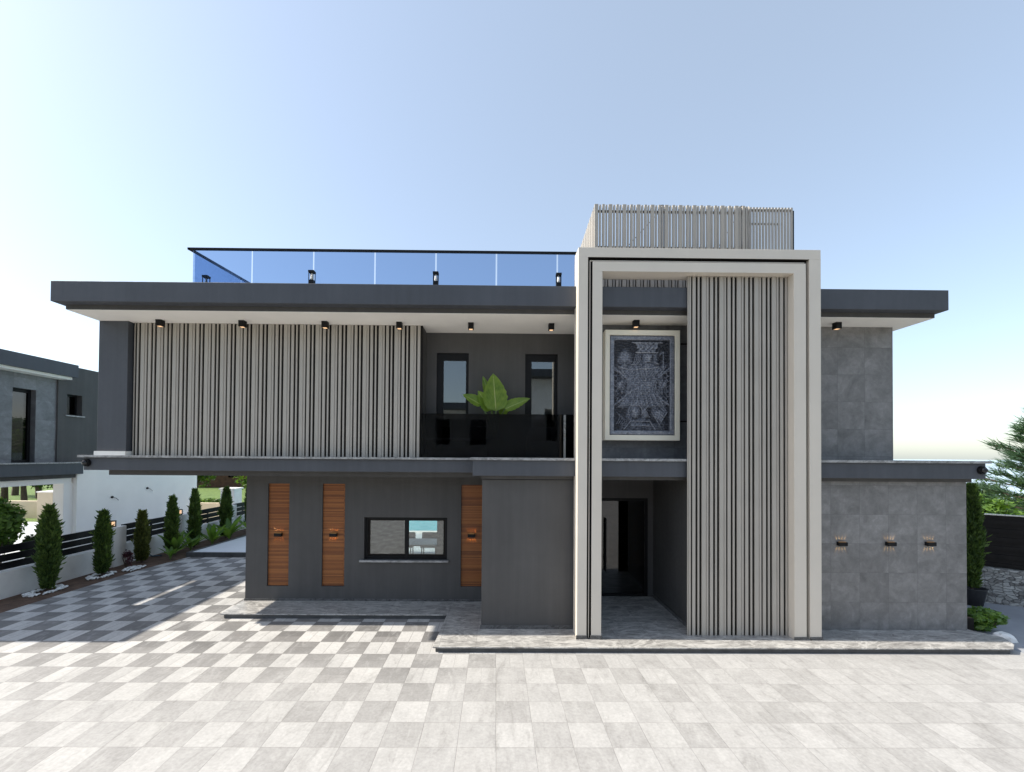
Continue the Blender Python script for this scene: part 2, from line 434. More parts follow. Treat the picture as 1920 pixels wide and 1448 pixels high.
def lawn():
    t = NT('lawn_grass'); p = t.pos()
    c = t.ramp(t.noise(p, 2.2, 8, .7), [(.3, (.05, .10, .02)), (.7, (.17, .25, .05))])
    return t.pbr(c, .9, t.bump(t.noise(p, 60, 4), .8, .03))
M['lawn'] = lawn()
def ground():
    t = NT('dry_ground'); p = t.pos()
    c = t.ramp(t.noise(p, .05, 8, .7), [(.35, (.06, .09, .035)), (.55, (.14, .13, .07)), (.7, (.22, .19, .13))])
    return t.pbr(c, .95)
M['ground'] = ground()
def hillmat():
    t = NT('wooded_hillside'); p = t.pos()
    c = t.ramp(t.noise(p, .02, 8, .7), [(.35, (.05, .07, .05)), (.7, (.13, .14, .10))])
    return t.pbr(c, .95)
M['hill'] = hillmat()
def water():
    t = NT('pool_water'); p = t.pos()
    c = t.ramp(t.noise(t.scale(p, (1, 2.5, 1)), 1.4, 4), [(.3, (.03, .42, .48)), (.7, (.10, .60, .64))])
    return t.pbr(c, .12, t.bump(t.noise(p, 6, 3), .15, .02))
M['pool'] = water()
def rubble():
    t = NT('rubble_stone'); p = t.pos()
    wv = t.n('ShaderNodeTexNoise', i={'Vector': p, 'Scale': 3.0, 'Detail': 4}).outputs['Color']
    vw = t.n('ShaderNodeVectorMath', operation='ADD', i={0: t.scale(p, (1, 1, 1.7)), 1: t.scale(wv, (.35, .35, .35))}).outputs[0]
    v = t.n('ShaderNodeTexVoronoi', feature='DISTANCE_TO_EDGE', i={'Vector': vw, 'Scale': 8.0, 'Randomness': 1.0})
    vc = t.n('ShaderNodeTexVoronoi', i={'Vector': vw, 'Scale': 8.0, 'Randomness': 1.0})
    tone = t.n('ShaderNodeSeparateXYZ', i={0: vc.outputs['Color']}).outputs[0]
    n = t.noise(p, 14, 7, .7)
    c = t.ramp(t.math('ADD', t.math('MULTIPLY', tone, .6), t.math('MULTIPLY', n, .4)), [(.15, (.16, .15, .14)), (.5, (.33, .32, .30)), (.9, (.52, .51, .48))])
    j = t.mapr(v.outputs['Distance'], .0, .06, 1, 0)
    c = t.mix(t.math('MULTIPLY', j, .45), c, (.13, .125, .12, 1))
    return t.pbr(c, .85, t.bump(t.math('SUBTRACT', t.math('MULTIPLY', n, .8), j), 1, .05))
M['rubble'] = rubble()
def patina():
    t = NT('antique_silver_relief'); tc = t.n('ShaderNodeTexCoord').outputs['Object']
    y = t.n('ShaderNodeSeparateXYZ', i={0: tc}).outputs[1]
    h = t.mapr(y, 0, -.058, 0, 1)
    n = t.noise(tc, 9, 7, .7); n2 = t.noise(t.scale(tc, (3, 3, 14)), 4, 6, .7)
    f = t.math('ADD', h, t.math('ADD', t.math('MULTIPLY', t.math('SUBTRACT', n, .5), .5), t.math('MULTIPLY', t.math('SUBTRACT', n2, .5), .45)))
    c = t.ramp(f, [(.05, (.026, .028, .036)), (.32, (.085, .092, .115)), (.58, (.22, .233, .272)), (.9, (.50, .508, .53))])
    return t.pbr(c, t.mapr(n, .3, .7, .3, .5), t.bump(n, .4, .008), .35)
M['patina'] = patina()

# ------------------------------------------------------------------ setting: ground, paving, terrace
def sheet(name, x0, x1, y0, y1, z, m):
    return tag(MB().quad((x0,y0,z),(x1,y0,z),(x1,y1,z),(x0,y1,z)).build(name, m), kind='structure')
tag(MB().quad((-3000,-3000,-.03),(3000,-3000,-.03),(3000,3000,-.03),(-3000,3000,-.03)).build('ground', M['ground']), kind='structure')
tag(MB().quad((-10.75,-14,0),(9.02,-14,0),(9.02,7.2,0),(9.02,13.6,0),(-9.75,13.75,0),(-10.05,12.0,0)).build('paving', M['paving']), kind='structure')
tag(MB().quad((-10.95,-14,-.004),(-10.75,-14,-.004),(-10.05,12.0,-.004),(-9.75,13.75,-.004),(-9.75,21,-.004),(-11.2,21,-.004)).build('soil', M['soil']), kind='structure')
tag(MB().quad((-10.95,-14,-.006),(-11.3,-14,-.006),(-11.3,21,-.006),(-11.1,21,-.006)).build('soil_margin', M['soil']), kind='structure')
tag(MB().quad((9.02,-14,-.008),(16,-14,-.008),(16,16,-.008),(9.02,16,-.008)).build('path', M['concrete']), kind='structure')
sheet('lawn', -60, -11.3, 20.5, 70, -.012, M['lawn'])
sheet('lawn', -11.3, 12, 30, 70, -.014, M['lawn'])
sheet('yard', -40, -11.3, 2, 20.5, -.016, M['terrace_tile'])
# raised pool terrace behind the house, with a dark edge
tag(MB().prism([(-9.78,13.75),(8.5,13.75),(8.5,17.2),(-9.6,17.2)], -.02, .13).build('pool_terrace', M['terrace_tile'], bevel=.01), kind='structure')
tag(MB().prism([(-9.6,17.2),(8.5,17.2),(8.5,17.9),(-9.6,17.9)], -.02, .128).build('pool_deck', M['white']), kind='structure')
tag(MB().prism([(-9.86,13.66),(-9.78,13.66),(-9.6,17.9),(-9.68,17.9)], -.02, .15).box(-9.78, -5.5, 13.66, 13.745, -.02, .142).build('terrace_kerb', M['riser'], bevel=.006), kind='structure')
tag(MB().quad((-9.6,17.9,.06),(8.5,17.9,.06),(8.5,27,.06),(-9.6,27,.06)).build('pool_water', M['pool']), kind='structure')
# marble terrace the house stands on (overhanging slab above a dark riser)
L_top = [(-5.49,8.57),(-.955,8.57),(-1.03,7.13),(8.78,7.13),(9.0,7.3),(9.16,7.6),(8.92,7.92),(8.86,13.6),(-5.49,13.6)]
L_ris = [(-5.43,8.60),(-.92,8.60),(-.985,7.165),(8.76,7.165),(8.95,7.33),(9.1,7.6),(8.86,7.9),(8.82,13.6),(-5.43,13.6)]
tag(MB().prism(L_top, .078, .10).build('terrace_slab', M['marble'], bevel=.004), kind='structure')
tag(MB().prism(L_ris, 0, .078).build('terrace_riser', M['riser']), kind='structure')

# ------------------------------------------------------------------ the villa
villa = empty('villa', (0.4, 10, 0), 'large anthracite two-storey villa with flat roof, beige entrance portal and slatted facades', 'house')
V = villa
# --- ground floor, left wing
niches = [(-4.985,-4.52,.415,2.656),(-3.795,-3.302,.413,2.66),(-.75,-.27,.42,2.657)]
win = (-2.876,-1.053,1.0,1.93)
MB().holes(-5.455,-.24,.1,2.86, 9.355,9.405, niches + [win]).build('front_wall', M['plaster'], V)
MB().holes(-5.455,-.24,.1,2.86, 9.4055,9.60, [win]).build('wall_core', M['plaster'], V)
MB().box(-5.455,-5.2, 9.601,13.4, .1,2.86).build('side_wall', M['plaster'], V)
MB().box(-5.47,-.24, 9.343,9.3545, .1,.147).build('skirting', M['skirting'], V, bevel=.002)
for n in niches:
    MB().box(n[0]+.002,n[1]-.002, 9.396,9.404, n[2]+.002,n[3]-.002).build('timber_panel', M['wood'], V)
# sliding window
w = MB().holes(win[0],win[1],win[2],win[3], 9.44,9.52, [(win[0]+.055,-2.0,win[2]+.06,win[3]-.06),(-1.93,win[1]-.055,win[2]+.06,win[3]-.06)]).build('window', M['black_metal'], V, bevel=.004)
sash = MB()
for a, b, y in ((win[0]+.05,-1.965,9.47),(-1.965,win[1]-.05,9.455)):
    sash.holes(a,b,win[2]+.05,win[3]-.05, y,y+.03, [(a+.05,b-.045,win[2]+.10,win[3]-.085)])
sash.build('frame', M['black_matt'], w, bevel=.003)
MB().box(win[0]+.1,-2.01,9.484,9.488,win[2]+.1,win[3]-.085).build('pane', M['glass_win'], w)
MB().box(-1.92,win[1]-.09,9.469,9.473,win[2]+.1,win[3]-.085).build('pane', M['glass_win'], w)
MB().box(-2.965,-1.015, 9.30,9.44, .955,.998).build('sill', M['marble_cap'], w, bevel=.004)
# rooms seen through the window
MB().box(-3.2,-2.08, 9.95,10.0, .1,2.86).build('partition', M['black_matt'], V)
MB().holes(-5.2,1.6,.1,2.80,11.15,11.3,[(-3.2,-1.52,.1,2.3)]).build('partition', M['grey_room'], V)
MB().box(-5.2,8.6, 9.61,13.4, 2.80,2.86).build('ceiling', M['white'], V)
# --- projecting block left of the portal
MB().box(-.245,1.78, 7.887,9.72, .1,2.86).build('block_wall', M['plaster'], V, bevel=.006)
MB().box(-.262,1.5, 7.873,7.8865, .1,.168).build('skirting', M['skirting'], V, bevel=.002)
# --- entrance recess
MB().box(3.63,5.74, 7.95,9.72, .1,2.86).build('entrance_wall', M['plaster'], V)
MB().holes(1.78,3.63,.1,2.86, 9.721,9.85, [(1.85,3.51,.1,2.35)]).build('entrance_wall', M['plaster'], V)
MB().box(3.612,3.6295, 7.96,9.72, .1,.165).build('skirting', M['skirting'], V)
d = MB().holes(1.85,3.51,.1,2.35, 9.735,9.80, [(1.92,3.44,.16,2.28)]).build('door', M['black_metal'], V, bevel=.004)
MB().box(1.92,3.44, 9.765,9.775, .16,2.28).build('pane', M['glass_door'], d)
MB().tube([(2.53,9.70,.68),(2.53,9.70,1.9)], .02, 10).tube([(2.53,9.70,.8),(2.53,9.766,.8)], .012, 8).tube([(2.53,9.70,1.78),(2.53,9.766,1.78)], .012, 8).build('handle', M['black_metal'], d)
def gold_marble():
    t = NT('gold_veined_marble'); p = t.pos()
    n1 = t.noise(p, 1.1, 9, .66, 2.4); v = t.math('SUBTRACT', 1, t.math('MULTIPLY', t.math('ABSOLUTE', t.math('SUBTRACT', n1, .5)), 14))
    c = t.ramp(t.noise(p, 2, 6, .6), [(.3, (.20, .19, .18)), (.7, (.42, .40, .38))])
    c = t.mix(t.math('MAXIMUM', v, 0), c, (.45, .30, .10, 1)); return t.pbr(c, .2)
M['gold_marble'] = gold_marble()
MB().box(1.78,5.6, 12.5,12.6, .1,2.8).build('hall_wall', M['gold_marble'], V)
# --- right wing, stone clad
MB().box(5.72,8.855, 7.90,13.4, .1,2.87).build('stone_wall', M['stone'], V, bevel=.004)
# --- first-floor slab over the left wing
MB().box(-7.76,-.2, 8.58,13.8, 2.862,2.966).build('slab_band', M['plaster'], V)
MB().box(-8.055,-.25, 8.36,14.0, 2.966,3.214).build('slab_edge', M['plaster_skylit'], V, bevel=.006)
MB().box(-8.13,-.2, 8.30,14.05, 3.2145,3.256).build('coping', M['marble_cap'], V, bevel=.003)
# --- front canopy slab
MB().box(-.27,8.885, 7.835,13.5, 2.871,2.936).build('slab_band', M['plaster'], V)
MB().box(-.415,8.995, 7.70,13.55, 2.936,3.222).build('slab_edge', M['plaster_skylit'], V, bevel=.006)
MB().box(-.455,9.06, 7.655,13.6, 3.2225,3.268).build('coping', M['marble_cap'], V, bevel=.003)
# --- first floor
MB().box(-7.92,-7.345, 8.48,9.0, 3.338,5.937).build('column', M['plaster_skylit'], V, bevel=.006)
MB().box(-7.94,-7.325, 8.44,9.0, 3.2565,3.338).build('column_base', M['white'], V)
MB().box(-7.92,-7.7, 9.001,13.6, 3.257,5.937).box(-7.7,-1.53, 8.66,8.80, 3.257,5.937).build('upper_wall', M['plaster'], V)
UNIT = [(0,.072,0),(.072,.090,.012),(.090,.120,0),(.149,.204,0),(.244,.275,0)]   # x0, x1, set-back within a 0.319 m repeat
def slat_run(mb, x0, x1, y, z0, z1, depth, unit=UNIT, per=.319, ph=0.0, along=None):
    x = x0 - ph
    while x < x1:
        for a, b, o in unit:
            p, q = max(x + a, x0), min(x + b, x1)
            if q - p > .006:
                if along is None: mb.box(p, q, y + o, y + depth, z0, z1)
                else: along(mb, p, q)
        x += per
    return mb
slat_run(MB(), -7.30,-1.505, 8.575, 3.2575,5.936, .024, ph=.19).build('slat_screen', M['slat'], V, bevel=.003)
MB().box(-7.33,-1.50, 8.6005,8.655, 3.257,5.937).build('screen_backing', M['black_matt'], V)
# balcony recess
wins = [(-1.28,-.593,3.257,5.505),(.624,1.325,3.257,5.50)]
MB().holes(-1.50,1.76,3.257,5.937, 9.09,9.30, wins).build('balcony_wall', M['plaster'], V)
MB().box(-1.53,-1.5025, 8.61,9.30, 3.2575,5.9365).build('balcony_side_wall', M['plaster'], V)
for a, b, c, e in wins:
    wd = MB().holes(a,b,c,e, 9.13,9.21, [(a+.14,b-.06,c+.2,e-.15)]).build('window', M['black_metal'], V, bevel=.004)
    MB().box(a+.14,b-.06, 9.165,9.171, c+.2,e-.15).build('pane', M['glass_win'], wd)
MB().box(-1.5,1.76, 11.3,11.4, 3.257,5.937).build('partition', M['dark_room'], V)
# slate wall behind the hung panel and stone wall of the right wing
MB().box(1.76,5.6, 8.42,9.0, 3.2685,5.9365).build('slate_wall', M['stone_dark'], V)
for z in (4.0, 5.55): MB().box(1.9,5.6, 8.412,8.4195, z,z+.025).build('groove_trim', M['black_matt'], V)
MB().box(5.601,7.95, 8.40,13.5, 3.2685,5.9365).build('stone_wall', M['stone'], V, bevel=.004)
# balcony railing
gl = empty('balcony_railing', (0, 8.5, 3.27), None, None); gl.parent = V; gl.location = Vector((0, 8.5, 3.27)) - V.location
MB().box(-1.495,1.36, 8.495,8.505, 3.262,4.14).build('pane', M['glass_dark'], gl)
MB().box(1.405,1.75, 8.495,8.505, 3.262,4.14).build('pane', M['glass_dark'], gl)
MB().box(1.362,1.403, 8.48,8.52, 3.262,4.13).build('post', M['steel'], gl, bevel=.003)
# --- roof
roof = MB().box(-8.04,8.29, 7.66,14.2, 6.03,6.40).build('roof', M['plaster_skylit'], V, bevel=.008)
MB().box(-7.94,8.215, 7.84,14.1, 5.945,6.0295).build('roof_band', M['plaster'], V)
MB().box(-7.93,8.205, 7.85,14.09, 5.9375,5.9445).build('soffit', M['white'], V)
# --- portal frame
def ring(mb, x0, x1, zt, w_l, w_r, w_t, y0, y1, zb=.1):
    mb.box(x0, x0 + w_l, y0, y1, zb, zt - w_t); mb.box(x1 - w_r, x1, y0, y1, zb, zt - w_t); mb.box(x0, x1, y0, y1, zt - w_t, zt); return mb
pf = ring(MB(), 1.445,5.768,7.013, .17,.205,.173, 7.455,7.80, .1).build('portal_frame', M['portal'], V, bevel=.004)
ring(MB(), 1.6951,5.502,6.765, .178,.215,.175, 7.455,7.80, .1).build('inner_frame', M['portal'], pf, bevel=.004)
g_ = ring(MB(), 1.6151,5.5629,6.84, .08,.061,.075, 7.53,7.74, .1)
g_.box(1.6905,1.695, 7.457,7.53, .1,6.765).box(1.6151,5.5629, 7.457,7.53, 6.835,6.8399)
g_.build('groove', M['black_matt'], pf)
MB().box(1.652,1.661,7.475,7.519,.12,6.79).build('light_strip', M['portal'], pf)
MB().box(1.6611,5.49,7.475,7.519,6.781,6.79).build('light_strip', M['portal'], pf)
for a, b, z in ((1.43,1.625,.168),(1.68,1.885,.168),(5.275,5.505,.15),(5.56,5.78,.15)):
    MB().box(a,b, 7.44,7.454, .1005,z).build('skirting', M['skirting'], V, bevel=.002)
slat_run(MB(), 3.462,5.286, 7.610, .1005,6.589, .026, ph=.06).build('slat_screen', M['slat'], V, bevel=.003)
MB().box(3.47,5.286, 7.6415,7.655, .1005,6.58).build('screen_backing', M['black_matt'], V)
# --- roof screen round the stair head
rs = empty('roof_screen', (3.9, 8.3, 6.4), None, None); rs.parent = V; rs.location = Vector((3.9, 8.3, 6.4)) - V.location
U2 = [(0,.072,0),(.096,.130,.02),(.154,.200,0),(.224,.256,.02)]
slat_run(MB(), 1.925,5.0, 8.30, 6.401,8.30, .05, U2, .279).build('slat_panel', M['slat'], rs, bevel=.002)
mb = MB()
for i in range(17):
    y = 8.40 + i * .11; x = 1.925 + i * .004
    mb.box(x, x + .045, y, y + (.075 if i % 2 else .045), 6.401, 8.29)
mb.build('side_panel', M['slat'], rs, bevel=.002)
mb = MB()
for i in range(15):
    mb.box(5.02 + i * .064, 5.02 + i * .064 + .036, 8.42, 8.45, 6.401, 8.345)
mb.build('back_panel', M['slat'], rs)
for b_ in ((1.95,5.0, 8.37,8.40, 8.18,8.22),(5.0,5.98, 8.46,8.49, 8.29,8.33),(5.0,5.72, 8.46,8.485, 8.02,8.045)): MB().box(*b_).build('rail', M['black_metal'], rs)
mb = MB()
for x in (3.27, 4.87): MB().box(x, x + .05, 8.36, 8.41, 6.401, 8.335).build('post', M['black_metal'], rs)
MB().box(5.945,5.985, 8.43,8.47, 6.401,8.29).build('post', M['black_metal'], rs)
MB().tube([(3.28,8.42,8.25),(2.55,8.42,7.45)], .007, 6).build('brace', M['black_metal'], rs)
MB().tube([(4.88,8.42,8.25),(4.4,8.42,7.45)], .007, 6).build('brace', M['black_metal'], rs)
MB().box(1.98,5.0, 8.62,8.70, 6.401,7.62).build('parapet', M['plaster'], rs)
# --- glass balustrade on the roof terrace
rr = empty('roof_railing', (-2, 8.6, 6.4), None, None); rr.parent = V; rr.location = Vector((-2, 8.6, 6.4)) - V.location
MB().box(-6.27,1.9, 8.575,8.625, 7.435,7.475).prism([(-6.27,8.575),(-6.22,8.575),(-5.84,11.6),(-5.89,11.6)], 7.4352, 7.4748).build('handrail', M['black_metal'], rr)
xs = [-6.18,-4.975,-3.73,-2.485,-1.245,-.012,1.232,1.95]
for a, b in zip(xs[:-1], xs[1:]):
    MB().box(a + .016, b - .016, 8.595,8.607, 6.42,7.434).build('pane', M['glass_blue'], rr)
for i in range(2):
    y0, y1 = 8.64 + i * 1.3, 8.64 + (i + 1) * 1.3 - .03
    xa, xb = -6.165 + (y0 - 8.6) * .126, -6.165 + (y1 - 8.6) * .126
    MB().prism([(xa,y0),(xa+.01,y0),(xb+.01,y1),(xb,y1)], 6.42, 7.434).build('pane', M['glass_blue'], rr)

# ------------------------------------------------------------------ lamps, cameras, hung panel (things fixed to the villa)
def spot_lamp(x, y, label):
    r = empty('spot_lamp', (x, y, 5.937), label, 'ceiling lamp', 'black ceiling lamps under the roof overhang')
    MB().box(x-.055,x+.055, y-.055,y+.055, 5.812,5.9368).build('housing', M['black_metal'], r, bevel=.004)
    MB().box(x-.035,x+.035, y-.035,y+.035, 5.809,5.8115).build('lens', M['warm_soft'], r)
spot_lamp(-6.65, 8.40, 'black box ceiling lamp nearest the corner column of the slatted upper wall')
spot_lamp(-5.03, 8.40, 'second black box ceiling lamp from the corner column, before the slats')
spot_lamp(-3.40, 8.40, 'third black box ceiling lamp from the corner column, before the slats')
spot_lamp(-1.93, 8.40, 'black box ceiling lamp at the balcony end of the slatted wall')
spot_lamp(-.51, 8.40, 'black ceiling lamp above the balcony plant, near the narrower-lit window')
spot_lamp(1.09, 8.40, 'black ceiling lamp over the balcony right beside the beige portal')
spot_lamp(2.70, 8.15, 'black ceiling lamp inside the portal above the hung relief panel')
spot_lamp(6.62, 8.15, 'black ceiling lamp above the grey stone upper wall')

def wall_lamp(x, y, z, label, g):
    r = empty('wall_lamp', (x, y, z), label, 'wall lamp', g)
    MB().box(x-.08,x+.08, y-.075,y-.0005, z-.036,z+.036).build('housing', M['black_metal'], r, bevel=.006)
    for zz in (-.0375, .0365): MB().box(x-.068, x+.068, y-.05, y-.03, z+zz, z+zz+.001).build('lens', M['warm'], r)
    for sgn in (1, -1):
        for i in range(4):
            ld = bpy.data.lights.new('beam', 'SPOT'); ld.energy = 1.1; ld.color = (1, .60, .22); ld.spot_size = R(15); ld.spot_blend = .5; ld.shadow_soft_size = .004
            lo = bpy.data.objects.new('beam', ld); COL.objects.link(lo); lo.parent = r
            lo.location = (-.057 + i * .038, -.012, .040 * sgn)
            dr = Vector(((i - 1.5) * .26, .20, sgn * 1.0))
            lo.rotation_euler = dr.to_track_quat('-Z', 'Y').to_euler()
wall_lamp(-4.755, 9.396, 1.537, 'small black up-down lamp on the timber strip nearest the wall corner', 'up-down lamps on timber strips')
wall_lamp(-3.55, 9.396, 1.54, 'small black up-down lamp on the timber strip beside the sliding window', 'up-down lamps on timber strips')
wall_lamp(-.52, 9.396, 1.543, 'small black up-down lamp on the timber strip beside the grey block', 'up-down lamps on timber strips')
wall_lamp(6.47, 7.90, 1.705, 'small black up-down lamp on the stone wall nearest the portal', 'up-down lamps on the stone wall')
wall_lamp(7.386, 7.90, 1.71, 'small black up-down lamp in the middle of the stone wall', 'up-down lamps on the stone wall')
wall_lamp(8.132, 7.90, 1.714, 'small black up-down lamp nearest the outer edge of the stone wall', 'up-down lamps on the stone wall')

def dome_cam(x, y, z, label):
    r = empty('security_camera', (x, y, z), label, 'security camera', 'dome cameras on the slab edges')
    MB().tube([(x, y, z), (x, y-.05, z)], [.075, .07], 20).build('housing', M['black_metal'], r, smooth=False)
    pr = MB(); n = 20
    prev = [(x + .055*math.cos(2*math.pi*j/n), y-.05, z + .055*math.sin(2*math.pi*j/n)) for j in range(n)]
    for k in range(1, 6):
        a = k / 5 * math.pi / 2; rr_ = .055 * math.cos(a); yy = y - .05 - .055 * math.sin(a)
        cur = [(x + rr_*math.cos(2*math.pi*j/n), yy, z + rr_*math.sin(2*math.pi*j/n)) for j in range(n)]
        for j in range(n): pr.quad(prev[j], prev[(j+1)%n], cur[(j+1)%n], cur[j])
        prev = cur
    t = bpy.data.materials.get('dome_gloss') or plain('dome_gloss', (.01,.01,.012), .06, .05, 5)
    pr.build('dome', t, r, smooth=True)
dome_cam(-7.98, 8.359, 3.11, 'round black security camera at the end of the cantilevered slab')
dome_cam(8.90, 7.699, 3.10, 'round black security camera at the stone wing end of the canopy slab')

for i, (x, lb) in enumerate(((-6.0, 'short black terrace lamp at the roof railing corner'), (-3.70, 'short black terrace lamp at the second joint of the roof railing'),
        (-1.225, 'short black terrace lamp behind the middle of the roof railing'), (1.24, 'short black terrace lamp on the roof beside the portal'))):
    y = 8.46 if i else 8.75
    r = empty('terrace_lamp', (x, y, 6.4), lb, 'bollard lamp', 'bollard lamps along the roof railing')
    MB().box(x-.05,x+.05,y-.05,y+.05,6.401,6.78).box(x-.055,x+.055,y-.055,y+.055,6.93,6.97).box(x-.05,x-.038,y-.05,y-.038,6.78,6.93).box(x+.038,x+.05,y-.05,y-.038,6.78,6.93).box(x-.05,x-.038,y+.038,y+.05,6.78,6.93).box(x+.038,x+.05,y+.038,y+.05,6.78,6.93).build('body', M['black_metal'], r)
    MB().lathe(x, y, [(.012,6.781),(.03,6.82),(.022,6.88),(.012,6.929)], 10).build('lens', M['white'], r, smooth=True)

# relief panel: king playing-card figure in antique silver
def relief():
    W, Hh = 1.275, 1.95; nx, nz = 190, 290
    X, Z = np.meshgrid(np.linspace(-W/2, W/2, nx), np.linspace(-Hh/2, Hh/2, nz))
    h = np.zeros_like(X)
    ss = lambda d, w: 1 / (1 + np.exp(np.clip(d / w, -40, 40)))       # soft inside
    ell = lambda cx, cz, a, b: (np.sqrt(((X-cx)/a)**2 + ((Z-cz)/b)**2) - 1) * min(a, b)
    seg = lambda x0, z0, x1, z1: np.hypot(X - (x0 + np.clip(((X-x0)*(x1-x0)+(Z-z0)*(z1-z0))/((x1-x0)**2+(z1-z0)**2+1e-9),0,1)*(x1-x0)), Z - (z0 + np.clip(((X-x0)*(x1-x0)+(Z-z0)*(z1-z0))/((x1-x0)**2+(z1-z0)**2+1e-9),0,1)*(z1-z0)))
    def dome(cx, cz, a, b, hh):
        q = np.clip(1 - ((X-cx)/a)**2 - ((Z-cz)/b)**2, 0, 1); return hh * np.sqrt(q)
    def line(pts, w, hh):
        o = np.zeros_like(X)
        for (a, b), (c, d) in zip(pts[:-1], pts[1:]): o = np.maximum(o, hh * np.exp(-(seg(a, b, c, d) / w)**2))
        return o
    def heart(cx, cz, s, hh, inv=1):
        x = (X-cx)/s; z = (Z-cz)/s*inv
        f = (x*x + z*z - 1)**3 - x*x*z**3
        return hh * ss(f, .12) * np.clip(1.15 - .35*(x*x+z*z), .3, 1)
    e = np.minimum(W/2 - np.abs(X), Hh/2 - np.abs(Z))
    bord = .032 * ss(e - .095, .004) * (1 - .5 * ss(e - .012, .004)); h = np.maximum(h, bord)
    # spade with stem
    h = np.maximum(h, heart(-.34, .56, .135, .030, -1)); h = np.maximum(h, line([(-.34,.52),(-.34,.40)], .022, .034)); h = np.maximum(h, line([(-.39,.385),(-.29,.385)], .016, .03))
    # crown
    cx, cz = .10, .74
    cr = ss(np.maximum(np.abs(X-cx) - (.19 + (Z-cz)*.55), np.abs(Z-cz) - .095), .004)
    h = np.maximum(h, .034 * cr * (.75 + .25*np.sin((X-cx)*62)*np.sin((Z-cz)*60)))
    h = np.maximum(h, line([(-.12,.645),(.31,.645)], .016, .042)); h = np.maximum(h, line([(-.2,.835),(.40,.835)], .014, .04))
    for k in range(5): h = np.maximum(h, dome(-.08 + k*.09, .745, .03, .035, .042))
    # head, hair, beard, nose, eyes, mouth
    h = np.maximum(h, dome(.11, .52, .115, .155, .030))
    h += dome(.135, .525, .018, .05, .02) + dome(.135, .49, .028, .02, .014)
    for ex in (.075, .17): h += dome(ex, .555, .026, .014, .012) - line([(ex-.03,.58),(ex+.03,.585)], .008, -.008)
    h -= dome(.13, .44, .04, .010, .014); h += line([(.07,.462),(.125,.472),(.18,.462)], .010, .012)
    for k in range(7): h = np.maximum(h, line([(.06+.018*k,.42),(.075+.013*k,.34)], .008, .036))
    for k in range(4): h = np.maximum(h, line([(-.03-.032*k,.60),(-.05-.035*k,.47),(-.10-.03*k,.40),(-.16-.02*k,.41)], .012, .034))
    for k in range(2): h = np.maximum(h, line([(.235+.03*k,.60),(.25+.03*k,.46),(.31+.02*k,.42)], .012, .032))
    # robe: curved bands, collar, medallion
    env = ss(np.maximum(np.abs(X) - .50, np.abs(Z + .03) - .40), .02)
    h = np.maximum(h, .020 * ss(np.maximum(np.abs(X) - (.50 - .20*np.cos(np.clip((Z + .02)/.42, -1, 1)*math.pi/2)), np.abs(Z + .02) - .42), .012))
    h = np.maximum(h, .018 * ss(np.abs(np.hypot((X - .1), (Z - .53)*.9) - .17) - .055, .012))
    h = np.maximum(h, .018 * ss(np.abs(np.hypot((X + .10), (Z + .55)*.9) - .16) - .05, .012))
    h = np.maximum(h, .014 * ss(np.maximum(np.abs(X - .02) - .44, np.abs(Z + .80) - .075), .014))
    for k in range(9):
        x0 = -.42 + k*.105
        pts = [(x0*1.05 + .02*math.sin(k), .36), (x0*.8, .2), (x0*.62, .0), (x0*.75, -.2), (x0*1.02, -.40)]
        h = np.maximum(h, line(pts, .013, .03)); h = np.maximum(h, line([(a+.022, b) for a, b in pts], .007, .022))
    h = np.maximum(h, .02 * env * (.5 + .5*np.sin(X*95 + np.sin(Z*21)*1.5) * np.sin(Z*70)))
    h = np.maximum(h, line([(-.46,.36),(-.2,.30),(.1,.33),(.32,.36)], .02, .036))
    h = np.maximum(h, dome(.03, -.03, .085, .10, .026)); h = np.maximum(h, line([(.03+.115*math.cos(t), -.03+.13*math.sin(t)) for t in np.linspace(0, 6.3, 24)], .01, .036))
    for sx in (-1, 1):
        h = np.maximum(h, dome(.44*sx, .0, .07, .12, .022)); h += dome(.44*sx, .02, .035, .05, .012)
        for k in range(4): h = np.maximum(h, line([(.30*sx+.03*k*sx,.14),(.36*sx+.02*k*sx,.0),(.30*sx+.035*k*sx,-.15)], .009, .03))
    # lower half: curls, mirrored crown and heart
    h = np.maximum(h, dome(-.13, -.52, .11, .13, .026)); h += line([(-.15,-.46),(-.13,-.6)], .012, .012) + dome(-.17,-.5,.025,.03,.01) + dome(-.09,-.5,.025,.03,.01)
    h = np.maximum(h, line([(-.13+.135*math.cos(t), -.52+.15*math.sin(t)) for t in np.linspace(-.3, 3.4, 18)], .014, .034))
    for k in range(4): h = np.maximum(h, line([(.13-.03*k+.0, -.40-.03*k),(.02+.02*k,-.50),(.06+.03*k,-.62)], .011, .032))
    h = np.maximum(h, line([(-.35,-.86),(-.22,-.70),(.15,-.70),(.26,-.86)], .016, .034)); h = np.maximum(h, line([(-.2,-.78),(.15,-.78)], .03, .026))
    h = np.maximum(h, heart(.34, -.58, .135, .030, 1)); h = np.maximum(h, line([(.19,-.52),(.34,-.77),(.49,-.52)], .014, .036))
    h = np.maximum(h, line([(.42,.36),(.42,.66),(.35,.60)], .02, .03))
    rng = np.random.default_rng(3); n = rng.normal(0, 1, (nz, nx))
    for _ in range(2): n = (n + np.roll(n,1,0) + np.roll(n,-1,0) + np.roll(n,1,1) + np.roll(n,-1,1)) / 5
    # chased background: laid strokes, cheeks, sleeves and hands, extra curls
    bgk = (1 - np.clip(h / .02, 0, 1)) * ss(-(e - .1), .006)
    h = h + bgk * (.006 * np.sin(Z * 190 + 3 * np.sin(X * 17)) + .006 * np.sin((X * .5 + Z) * 60 + 2 * np.sin(Z * 23)))
